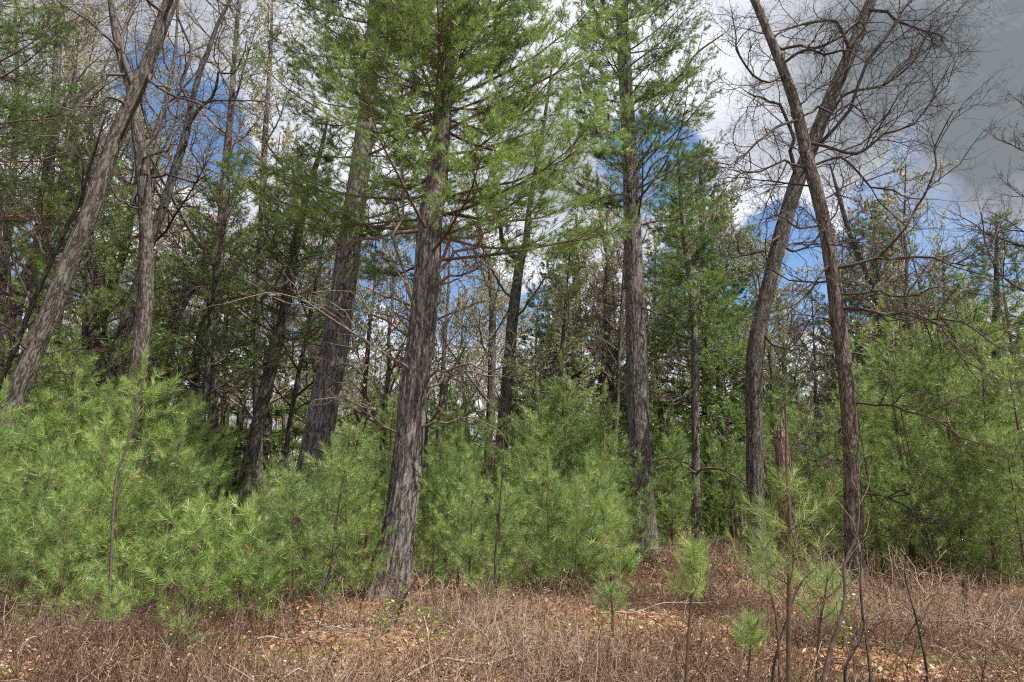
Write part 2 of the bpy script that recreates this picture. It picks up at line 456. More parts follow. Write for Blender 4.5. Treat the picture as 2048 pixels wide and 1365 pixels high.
def bare_crown(mb, C, R, n=(7, 6, 4), tw=0.0035, len_=(0.42, 0.4, 0.45), wig=0.2, buds=0, budsize=0.018, budmat=1, up=0.05, ang=0.75, rn=0.45):
    """limbs -> three further orders of crooked twigs"""
    mb.tubes(C, R, 6, 0, np.full(len(C), rn) + rng.normal(0, 0.05, len(C)))
    c, r = C, R
    for i, k in enumerate(n):
        K = (6, 5, 4)[min(i, 2)]
        c, r = grow(c, r, k, 0.15, 1.0, ang, -len_[i], K, (0.03, 0.012, 0.006)[min(i, 2)], wig=wig, up=up, end=True, lenfall=0.45, rmin=tw)
        mb.tubes(c, r, (4, 3, 3)[min(i, 2)], 0, rng.uniform(rn - 0.2, rn + 0.25, len(c)))
    if buds:
        for q in range(buds):
            t = rng.uniform(0.5, 1, (len(c), 1)); p = interp_rows(c, t)[:, 0] + rng.normal(0, 0.012, (len(c), 3))
            s = rng.random(len(c)) < 0.8
            leaves(mb, p[s], rng.normal(size=(s.sum(), 3)), np.full(s.sum(), budsize) * rng.uniform(0.6, 1.4, s.sum()), np.clip(rng.normal(0.5, 0.25, s.sum()), 0, 1), budmat)


def bare_limbs(tp, tr, n, z0, z1, Lf, K=8, e0=0.6, wig=0.12, up=0.05, rr=0.045):
    zs = tp[:, 2]; C = []; R = []; a = rng.uniform(0, 6)
    for i in range(n):
        zz = z0 + (z1 - z0) * (i + rng.random()) / n
        o = np.array([np.interp(zz, zs, tp[:, 0]), np.interp(zz, zs, tp[:, 1]), zz])
        tt = min(1.0, (zz - z0) / (z1 - z0)); L = Lf(tt) * rng.uniform(0.6, 1.25)
        a += 2.4 + rng.normal(0, 0.4); e = e0 + 0.3 * tt + rng.normal(0, 0.15)
        d = np.array([math.cos(a) * math.cos(e), math.sin(a) * math.cos(e), math.sin(e)])
        p = [o]
        for k in range(1, K):
            p.append(p[-1] + d * L / (K - 1)); d = norm(d + rng.normal(size=3) * wig + np.array([0, 0, up]))
        C.append(p); r0 = min(rr * L / 3.0, 0.55 * np.interp(zz, zs, tr)); R.append(max(r0, 0.012) * np.linspace(1, 0.2, K))
    return np.array(C), np.array(R)


def trunk_obj(pts, rad, base, mat, parent, sides=40, rough=0.05, seed=1, flare=0.35, name='trunk', step=None):
    L = np.linalg.norm(np.diff(pts, axis=0), axis=1).sum()
    n = int(L / (step or 0.08)) + 4
    q = smooth_curve(np.hstack([pts, rad[:, None]]), n) if n > len(pts) else np.hstack([pts, rad[:, None]])
    mb = MB(); mb.tube(q[:, :3] - base, np.maximum(q[:, 3], 0.003), sides, 0, 0.5, rough, seed, flare)
    return mb.build(name, [mat], parent), q


def resample(c, K):
    c = np.asarray(c)
    return smooth_curve(c, K)


# ================================================================== 1. THE THREE BIG PINES
def px_tree(name, label, cat, pix, Y, mat, dY=0.0, sides=40, rough=0.05, seed=1, flare=0.3, group=None):
    pts, rad = traced(pix, Y, dY=dY)
    pts, rad = to_ground(pts, rad)
    base = np.array([pts[0, 0], pts[0, 1], float(hgt(pts[0, 0], pts[0, 1]))])
    root = empty(name, base, label, cat, group)
    THINGS.append(root)
    _, q = trunk_obj(pts, rad, base, mat, root, sides, rough, seed, flare)
    return root, base, q[:, :3] - base, q[:, 3]


def traced_branch(root, base, pix, Y, dY, mat, name='branch', twigs=True, tn=(5, 4), tlen=0.3, rn=0.55, buds=0, extra=None, end_w=None, up=0.02, wig=0.25, tw=0.003):
    pts, rad = traced(pix, Y, n=16, dY=dY)
    if extra is None:
        Lb = np.linalg.norm(pts[-1] - pts[0]); kk = np.array([0, 3, 5, 8, 10, 13, 15]); jt = rng.normal(0, 0.022 * Lb, (7, 3)); jt[0] = 0
        jt[:, 1] *= 2.0
        pts = pts + np.stack([np.interp(np.arange(16), kk, jt[:, a]) for a in range(3)], 1); rad = rad * 0.8
    mb = MB(); lp = pts - base
    mb.tube(lp, rad, 7, 0, rn, 0.05, rng.integers(99))
    if twigs:
        c, r = lp[None], rad[None]
        for i, k in enumerate(tn):
            c, r = grow(c, r, k, 0.2, 1.0, 0.85, -tlen * 1.2 if i == 0 else -0.52, 6 - i, (0.02, 0.008, 0.005)[i], wig=wig, up=up, end=True, lenfall=0.4, rmin=tw)
            mb.tubes(c, r, 3, 0, rng.uniform(rn - 0.25, rn + 0.2, len(c)))
    return mb.build(name, [mat], root)


def c5(x, y):   # helper: coordinates read off an enlarged crop of the photograph
    return 650 + x / 2.73, 450 + y / 2.73


P1Y = 14.0
p1, b1, t1, r1 = px_tree('pine_tree', 'thickest scaly-barked pine in the centre, base bare among orange leaves', 'pine tree',
    [(774, 1200, 98), (783, 1150, 82), (797, 1060, 66), (811, 961, 60), (822, 850, 56), (829, 770, 55), (842, 680, 52), (850, 600, 50), (860, 450, 46), (878, 330, 37), (888, 220, 30), (897, 100, 24), (903, 0, 21), (912, -150, 17), (922, -330, 11), (930, -480, 3)],
    P1Y, M_PINE, sides=120, rough=0.06, seed=3, flare=0.30)
br = [
    ([(822, 743, 9), (807, 721, 8), (760, 692, 7), (698, 657, 6), (650, 629, 5), (600, 602, 4), (540, 590, 3), (480, 598, 2)], -3.0),
    ([(815, 673, 7), (767, 637, 6), (709, 593, 4), (650, 576, 3), (590, 570, 2)], -1.8),
    ([(820, 642, 6), (786, 631, 4), (749, 628, 2)], -0.8),
    ([(820, 611, 7), (778, 593, 5), (727, 575, 3)], -1.2),
    ([(800, 868, 7), (760, 842, 5), (720, 820, 4), (687, 798, 3), (640, 795, 2)], -1.6),
    ([(810, 699, 7), (771, 717, 5), (723, 747, 4), (692, 776, 3), (680, 849, 2)], -1.3),
    ([(840, 461, 10), (771, 470, 7), (727, 481, 5), (650, 516, 4), (590, 560, 2)], 1.0),
    ([(866, 548, 11), (884, 512, 9), (906, 479, 8), (928, 472, 7), (961, 465, 5), (1002, 450, 4), (1040, 430, 2)], -1.2),
    ([(870, 552, 9), (906, 516, 8), (943, 490, 7), (980, 468, 6), (1020, 440, 4)], 0.6),
    ([(868, 575, 9), (906, 556, 7), (943, 541, 6), (976, 534, 4), (1002, 541, 2)], -1.0),
    ([(868, 643, 7), (914, 626, 5), (950, 611, 4), (985, 604, 2)], -0.8),
    ([(852, 762, 8), (877, 747, 7), (906, 736, 6), (961, 735, 5), (1009, 732, 4), (1042, 730, 2)], -1.6),
    ([(848, 778, 7), (888, 758, 5), (928, 743, 4), (990, 754, 2)], 0.5),
    ([(838, 858, 7), (877, 846, 6), (928, 838, 4), (972, 849, 3), (1002, 857, 2)], -1.0),
    ([(835, 630, 10), (826, 590, 9), (816, 540, 8), (806, 480, 7), (802, 420, 6), (800, 350, 5), (790, 260, 4)], -0.9),
    ([(870, 572, 5), (906, 560, 4), (928, 571, 3), (921, 597, 3), (922, 615, 2)], -1.6),
]
for pix, dy in br:
    traced_branch(p1, b1, pix, P1Y - 0.1, dy, M_DEADT, tn=(7, 5), tlen=0.33)
C, R = pine_limbs(t1, r1, 7.0, 17.0, lambda t: 4.5 * (1 - t) ** 0.4, 11.0, elev0=0.12, up=0.035, rr=0.032, whorl=0.45)
az = np.arctan2((C[:, 3] - C[:, 0])[:, 1], (C[:, 3] - C[:, 0])[:, 0]); kp = ~((np.abs(np.abs(az) - 2.75) < 0.5) & (az < 0) & (C[:, 0, 2] < 11.5)); C, R = C[kp], R[kp]
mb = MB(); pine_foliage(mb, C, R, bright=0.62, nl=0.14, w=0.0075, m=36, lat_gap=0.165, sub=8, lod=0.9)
mb.build('crown', [M_PTWIG, M_NEED], p1)

P2Y = 19.0
p2, b2, t2, r2 = px_tree('pine_tree', 'dark massive pine leaning right, rising behind saplings left of the thickest central pine', 'pine tree',
    [(598, 1120, 76), (606, 1040, 68), (626, 933, 62), (646, 816, 56), (668, 700, 52), (690, 560, 48), (705, 450, 43), (725, 300, 37), (736, 200, 33), (744, 100, 30), (752, 0, 26), (765, -200, 20), (775, -420, 6)],
    P2Y, M_PINE, sides=72, rough=0.04, seed=8, flare=0.3)
for pix, dy in [([(690, 500, 6), (640, 470, 5), (580, 450, 4), (520, 455, 2)], -1.5), ([(672, 600, 5), (630, 640, 4), (590, 690, 3), (560, 700, 2)], -1.5),
                ([(700, 480, 6), (760, 450, 5), (800, 430, 3)], -1.0), ([(660, 690, 5), (620, 690, 4), (560, 720, 3), (480, 760, 2)], -2.0), ([(650, 740, 4), (700, 735, 3), (740, 760, 2)], -0.8)]:
    traced_branch(p2, b2, pix, P2Y - 0.1, dy, M_DEADT, tn=(7, 5), tlen=0.35, rn=0.4)
C, R = pine_limbs(t2, r2, 9.5, 22.5, lambda t: 4.5 * (1 - t) ** 0.45 * min(1, 0.7 + t), 6.0, elev0=0.12, up=0.03, rr=0.035, whorl=0.65)
az = np.arctan2((C[:, 3] - C[:, 0])[:, 1], (C[:, 3] - C[:, 0])[:, 0]); kp = ~((np.abs(az + 1.5) < 0.8) & (C[:, 0, 2] < 17.0)); C, R = C[kp], R[kp]
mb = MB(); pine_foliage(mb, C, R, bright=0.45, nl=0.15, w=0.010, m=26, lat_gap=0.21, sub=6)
mb.build('crown', [M_PTWIG, M_NEED], p2)

P3Y = 23.5
p3, b3, t3, r3 = px_tree('pine_tree', 'tall straight pine right of centre with a foliage collar on its upper trunk', 'pine tree',
    [(1294, 1140, 60), (1290, 1090, 52), (1285, 1000, 47), (1278, 865, 43), (1273, 700, 40), (1270, 600, 37), (1265, 450, 33), (1259, 300, 29), (1253, 200, 27), (1248, 100, 25), (1243, 0, 23), (1238, -150, 18), (1232, -330, 6)],
    P3Y, M_PINE, sides=72, rough=0.035, seed=12, flare=0.25)
for pix, dy in [([(1272, 590, 6), (1295, 625, 5), (1330, 628, 4), (1370, 640, 2)], -1.0), ([(1290, 730, 6), (1320, 715, 5), (1350, 710, 3), (1390, 690, 2)], -1.0),
                ([(1276, 930, 5), (1340, 920, 4), (1390, 930, 2)], 1.0), ([(1262, 210, 9), (1300, 195, 7), (1350, 145, 6), (1400, 100, 5), (1450, 75, 3)], -1.5),
                ([(1262, 395, 6), (1300, 330, 5), (1350, 290, 4), (1380, 270, 2)], -1.0), ([(1255, 130, 8), (1210, 70, 6), (1190, 30, 4)], -1.0), ([(1260, 345, 6), (1300, 290, 5), (1340, 200, 4), (1380, 160, 2)], 1)]:
    traced_branch(p3, b3, pix, P3Y - 0.1, dy, M_DEADT, tn=(7, 5), tlen=0.35, rn=0.3)
C, R = pine_limbs(t3, r3, 15.0, 28.0, lambda t: 3.9 * (1 - t) ** 0.6 * min(1, 0.75 + t), 7.5, elev0=0.2, up=0.04, rr=0.035, whorl=0.65)
C2, R2 = pine_limbs(t3, r3, 11.8, 13.8, lambda t: 4.3, 6.5, elev0=0.25, up=0.02, rr=0.035, whorl=0.6)
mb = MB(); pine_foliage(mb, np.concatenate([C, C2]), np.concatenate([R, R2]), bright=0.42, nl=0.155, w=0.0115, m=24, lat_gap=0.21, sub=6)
mb.build('crown', [M_PTWIG, M_NEED], p3)

# slender pine between the straight pine and the right-leaning oak
spn, bs_, ts, rs = px_tree('pine_tree', 'slender pine with many dead side branches beside the tall straight pine', 'pine tree',
    [(1393, 1092, 21), (1392, 1000, 18), (1391, 900, 16), (1390, 750, 15), (1388, 650, 14), (1380, 560, 12), (1368, 470, 11), (1362, 400, 9), (1358, 340, 6), (1355, 290, 3)],
    30.0, M_PINE, sides=32, rough=0.04, seed=5, flare=0.2)
for pix, dy in [([(1391, 945, 6), (1375, 935, 5), (1340, 925, 4), (1310, 935, 3), (1280, 945, 2)], -1.0), ([(1393, 950, 7), (1405, 942, 6), (1440, 940, 6), (1470, 955, 5), (1495, 980, 4), (1520, 1005, 2)], -3.0),
                ([(1392, 985, 4), (1350, 983, 3), (1310, 1000, 2)], -1.0), ([(1391, 838, 4), (1440, 835, 3), (1480, 845, 2)], -1), ([(1392, 855, 4), (1430, 862, 3), (1465, 890, 2)], -1.2),
                ([(1390, 790, 4), (1350, 800, 3), (1330, 840, 2)], -1.2), ([(1391, 710, 4), (1430, 705, 3), (1480, 740, 2)], -1)]:
    traced_branch(spn, bs_, pix, 30 - 0.05, dy, M_DEADT, tn=(6, 4), tlen=0.3, rn=0.35)
C, R = pine_limbs(ts, rs, 8.0, 19.4, lambda t: 3.0 * (1 - t) ** 0.75, 7.5, elev0=0.1, up=0.035, rr=0.028, whorl=0.55)
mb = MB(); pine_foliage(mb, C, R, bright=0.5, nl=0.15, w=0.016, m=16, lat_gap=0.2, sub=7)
mb.build('crown', [M_PTWIG, M_NEED], spn)

# ================================================================== 2. THE CROSSING OAKS AND OTHER BARE TREES
OAY = 20.5
oa, boa, toa, roa = px_tree('oak_tree', 'dark bare oak leaning right, crossing behind the reddish left-leaning oak', 'oak tree',
    [(1517, 1140, 42), (1513, 1060, 36), (1510, 960, 33), (1509, 850, 32), (1508, 750, 32), (1512, 700, 33), (1521, 640, 28), (1540, 560, 27), (1562, 470, 29), (1592, 370, 29), (1625, 290, 27), (1660, 200, 25), (1695, 120, 23), (1735, 20, 19), (1770, -70, 16), (1810, -190, 12), (1840, -320, 5)],
    OAY, M_OAK, sides=56, rough=0.05, seed=21, flare=0.3)
for pix, dy, n in [([(1628, 300, 10), (1655, 262, 9), (1696, 195, 8), (1748, 115, 8), (1790, 50, 7), (1822, 0, 6), (1850, -60, 5), (1890, -150, 3)], -1.0, (12, 8, 6)),
                   ([(1592, 350, 12), (1585, 290, 9), (1555, 235, 8), (1520, 195, 6), (1500, 190, 4)], -0.8, (7, 6, 4)),
                   ([(1565, 470, 8), (1530, 500, 7), (1495, 510, 5), (1470, 490, 3)], -1, (6, 5, 4)),
                   ([(1655, 215, 8), (1690, 160, 7), (1700, 100, 6), (1720, 60, 4), (1700, 0, 3)], -1, (7, 6, 4)),
                   ([(1630, 280, 9), (1700, 190, 7), (1770, 170, 6), (1830, 110, 4), (1860, 60, 2)], -2, (10, 7, 5)),
                   ([(1700, 100, 9), (1660, 50, 8), (1600, 50, 6), (1550, 75, 4), (1520, 60, 3)], -1, (9, 7, 5)),
                   ([(1520, 660, 7), (1560, 700, 5), (1590, 690, 4), (1620, 650, 2)], -1, (6, 5, 4)),
                   ([(1735, 20, 9), (1790, 40, 7), (1850, 60, 5), (1890, 70, 3)], -1, (9, 7, 5)),
                   ([(1560, 490, 7), (1600, 500, 6), (1640, 470, 5), (1680, 400, 3)], 1.5, (7, 6, 5))]:
    traced_branch(oa, boa, pix, OAY - 0.1, dy, M_BTWIG, tn=(n[0] + 3, n[1] + 2, n[2] + 1), tlen=0.48, rn=0.2, wig=0.3, tw=0.0042, up=0.03)

OBY = 16.2
ob, bob, tob, rob = px_tree('oak_tree', 'reddish bare oak leaning left, crossing in front of the darker right-leaning oak', 'oak tree',
    [(1711, 1170, 42), (1708, 1110, 36), (1705, 1020, 32), (1702, 900, 30), (1693, 770, 29), (1678, 650, 28), (1664, 540, 27), (1645, 430, 25), (1618, 330, 24), (1602, 260, 22), (1584, 190, 20), (1560, 125, 18), (1538, 70, 16), (1510, 5, 14), (1480, -60, 12), (1440, -150, 9), (1410, -280, 3)],
    OBY, M_OAKR, sides=56, rough=0.05, seed=31, flare=0.3)
for pix, dy, n in [([(1668, 537, 9), (1700, 530, 8), (1760, 512, 7), (1850, 510, 6), (1882, 525, 5), (1930, 505, 4), (1975, 465, 3), (2020, 440, 2)], -1.5, (11, 7, 5)),
                   ([(1760, 512, 6), (1800, 470, 6), (1840, 400, 5), (1870, 300, 4), (1900, 240, 3), (1930, 200, 2)], -1.5, (7, 5, 4)),
                   ([(1682, 617, 9), (1730, 617, 8), (1790, 630, 8), (1820, 615, 6), (1870, 660, 5), (1920, 700, 4), (1990, 760, 2)], -1.8, (11, 7, 5)),
                   ([(1810, 620, 5), (1870, 640, 4), (1930, 655, 4), (1990, 690, 3), (2040, 700, 2)], -2, (7, 6, 4)),
                   ([(1700, 805, 8), (1760, 802, 7), (1810, 825, 6), (1860, 838, 5), (1910, 860, 4), (1980, 905, 2)], -2.0, (11, 7, 5)),
                   ([(1712, 985, 7), (1760, 990, 6), (1810, 1020, 5), (1860, 1045, 4), (1925, 1048, 2)], -1.6, (8, 6, 4)),
                   ([(1672, 590, 6), (1740, 585, 5), (1790, 600, 4), (1850, 575, 3), (1900, 590, 2)], -1.8, (8, 6, 4)),
                   ([(1612, 285, 9), (1660, 290, 8), (1720, 305, 8), (1770, 285, 6), (1820, 250, 5), (1870, 190, 4), (1885, 120, 2)], -1.0, (11, 8, 6)),
                   ([(1630, 330, 7), (1680, 325, 6), (1740, 360, 5), (1800, 400, 4), (1880, 400, 2)], 1.0, (9, 7, 5)),
                   ([(1600, 240, 8), (1560, 250, 7), (1520, 285, 6), (1480, 310, 4), (1440, 340, 3)], -1.2, (10, 7, 5)),
                   ([(1625, 340, 8), (1580, 325, 6), (1530, 330, 5), (1490, 340, 4), (1450, 380, 2)], -1, (9, 7, 5)),
                   ([(1545, 85, 8), (1580, 90, 7), (1640, 95, 6), (1700, 60, 5), (1750, 50, 3)], -1, (9, 7, 5)),
                   ([(1562, 130, 8), (1620, 95, 7), (1680, 105, 6), (1720, 105, 4)], -1.5, (8, 7, 5)),
                   ([(1570, 150, 7), (1520, 160, 6), (1480, 110, 5), (1470, 60, 3), (1460, 20, 2)], -1, (9, 7, 5)),
                   ([(1658, 530, 7), (1620, 565, 6), (1600, 610, 5), (1560, 640, 3), (1530, 650, 2)], -1, (8, 6, 4)),
                   ([(1650, 450, 6), (1600, 455, 5), (1560, 430, 4), (1520, 440, 2)], -1, (8, 6, 4)),
                   ([(1695, 880, 5), (1680, 860, 4), (1640, 890, 3), (1600, 880, 2)], -1, (8, 6, 4)),
                   ([(1700, 945, 5), (1670, 920, 4), (1640, 930, 3), (1610, 900, 2)], -1, (8, 6, 4)),
                   ([(1690, 760, 5), (1650, 750, 4), (1610, 760, 3), (1590, 800, 2)], -1, (7, 6, 4)),
                   ([(1598, 235, 6), (1640, 215, 6), (1700, 215, 5), (1750, 240, 3)], 1, (8, 6, 5))]:
    traced_branch(ob, bob, pix, OBY - 0.05, dy, M_BTWIG, tn=(n[0] + 2, n[1] + 2, n[2] + 1), tlen=0.45, rn=0.35, wig=0.32, tw=0.0032, up=0.02)

for rt_, tp_, tr_, z0_, z1_, n_, L_, tw_ in ((oa, toa, roa, 8.5, 19.0, 12, 3.0, 0.0042), (ob, tob, rob, 6.0, 15.5, 16, 2.6, 0.0034)):
    C, R = bare_limbs(tp_, tr_, n_, z0_, z1_, lambda t: L_ * (1 - 0.4 * t), e0=0.35, wig=0.22, rr=0.03, up=0.03)
    mb = MB(); bare_crown(mb, C, R, (9, 6, 5), tw=tw_, wig=0.28, len_=(0.5, 0.48, 0.5), rn=0.25); mb.build('crown', [M_BTWIG], rt_)

# forked grey tree right of the central pine
fg, bfg, tfg, rfg = px_tree('bare_tree', 'smooth grey forked tree between the thickest central pine and the tall straight pine', 'bare tree',
    [(994, 1125, 30), (998, 1000, 28), (1000, 940, 27), (1008, 840, 25), (1018, 730, 24), (1024, 650, 22), (1034, 570, 20), (1041, 520, 19), (1052, 490, 14), (1056, 440, 12), (1066, 370, 10), (1082, 280, 8), (1095, 200, 6), (1105, 120, 3)],
    27.0, M_OAK, sides=36, rough=0.05, seed=41, flare=0.25)
for pix, dy, n in [([(1041, 522, 15), (1022, 500, 13), (1010, 470, 12), (998, 440, 10), (975, 400, 8), (950, 360, 6), (940, 300, 3)], -0.5, (11, 7, 5)),
                   ([(1025, 640, 6), (1060, 600, 5), (1090, 560, 3), (1110, 520, 2)], -1, (8, 6, 4)), ([(1030, 600, 6), (1000, 570, 5), (970, 520, 4), (960, 480, 2)], -1, (8, 6, 4)),
                   ([(1018, 740, 5), (1050, 740, 4), (1090, 760, 2)], -1, (8, 6, 4)), ([(1058, 430, 7), (1090, 390, 6), (1130, 330, 4), (1150, 270, 2)], 1, (9, 7, 5))]:
    traced_branch(fg, bfg, pix, 26.9, dy, M_BTWIG, tn=n, tlen=0.42, rn=0.35, wig=0.2, tw=0.006, up=0.05)

# leaning oak at the left edge
LOY = 13.0
lo, blo, tlo, rlo = px_tree('oak_tree', 'shaggy leaning oak crossing the top left corner, nearest trunk at the left edge', 'oak tree',
    [(-125, 1230, 58), (-85, 1100, 47), (-48, 1000, 44), (-18, 920, 42), (4, 870, 40), (30, 800, 37), (62, 710, 36), (97, 633, 34), (136, 530, 31), (171, 450, 29), (200, 365, 28), (236, 265, 27), (272, 185, 26), (302, 110, 25), (322, 55, 24), (342, 0, 23), (372, -90, 22), (400, -200, 16), (420, -330, 5)],
    LOY, M_OAK, sides=72, rough=0.07, seed=51, flare=0.3)
for pix, dy, n in [([(258, 215, 9), (220, 200, 6), (170, 215, 4), (120, 240, 2)], -1, (9, 7, 5)), ([(300, 150, 9), (330, 190, 7), (400, 210, 5), (460, 250, 2)], -1, (9, 7, 5)),
                   ([(330, 30, 9), (290, 0, 7), (240, -30, 4)], -1, (9, 7, 5)), ([(345, -10, 9), (400, -20, 6), (470, 10, 3)], -1, (9, 7, 5)), ([(66, 705, 6), (40, 690, 5), (10, 700, 3), (-20, 690, 2)], -1, (7, 5, 4))]:
    traced_branch(lo, blo, pix, LOY, dy, M_BTWIG, tn=n, tlen=0.42, rn=0.4, wig=0.25, tw=0.003)

l2, bl2, tl2, rl2 = px_tree('bare_tree', 'pale lit trunk standing upright right beside the shaggy leaning oak', 'bare tree',
    [(248, 1130, 46), (254, 1000, 42), (260, 880, 35), (267, 800, 34), (280, 700, 32), (291, 600, 29), (293, 523, 27), (292, 450, 25), (286, 350, 25), (275, 260, 23), (261, 176, 19), (246, 128, 16), (232, 66, 15), (222, 0, 12), (210, -90, 8), (200, -200, 3)],
    17.5, M_OAK, sides=56, rough=0.05, seed=61, flare=0.3)
for pix, dy, n in [([(266, 170, 12), (262, 110, 10), (264, 20, 8), (270, -80, 5), (275, -160, 2)], 0.5, (12, 8, 6)), ([(240, 100, 9), (200, 60, 7), (150, 20, 5), (100, -10, 2)], -1, (12, 8, 6)),
                   ([(283, 320, 6), (330, 300, 5), (370, 290, 2)], -1, (8, 6, 5)), ([(252, 150, 8), (200, 170, 6), (150, 230, 5), (100, 330, 2)], -2, (12, 8, 5)), ([(290, 420, 6), (240, 400, 4), (200, 330, 2)], -1, (8, 6, 5))]:
    o = traced_branch(l2, bl2, pix, 17.4, dy, M_BTWIG, tn=n, tlen=0.45, rn=0.5, wig=0.22, tw=0.0045)

l3, bl3, tl3, rl3 = px_tree('bare_tree', 'dark forking tree emerging from behind the pale lit trunk, top spread in thin stems', 'bare tree',
    [(200, 1120, 30), (212, 900, 27), (220, 780, 26), (234, 706, 24), (256, 633, 23), (280, 560, 21), (304, 476, 18), (326, 417, 17), (344, 359, 16), (358, 315, 15), (370, 275, 15), (380, 230, 13), (384, 205, 11), (403, 135, 10), (414, 110, 9), (436, 48, 7), (461, 0, 6), (500, -80, 3)],
    19.0, M_DARKB, sides=36, rough=0.04, seed=71, flare=0.2)
for pix, dy, n in [([(382, 215, 8), (378, 165, 8), (374, 121, 7), (364, 60, 6), (360, 0, 5), (356, -60, 3)], 0.5, (10, 7, 5)), ([(376, 255, 8), (400, 220, 8), (432, 176, 7), (446, 150, 5), (500, 110, 3), (520, 90, 2)], -1, (10, 7, 5)),
                   ([(300, 356, 5), (340, 352, 5), (385, 364, 4), (395, 340, 2)], -1, (5, 4, 3)), ([(405, 205, 5), (450, 200, 4), (500, 205, 3), (540, 210, 2)], -1, (8, 6, 4)), ([(330, 415, 6), (310, 380, 4), (300, 330, 2)], 1, (7, 5, 4))]:
    traced_branch(l3, bl3, pix, 18.9, dy, M_BTWIG, tn=n, tlen=0.42, rn=0.2, wig=0.2, tw=0.0045)
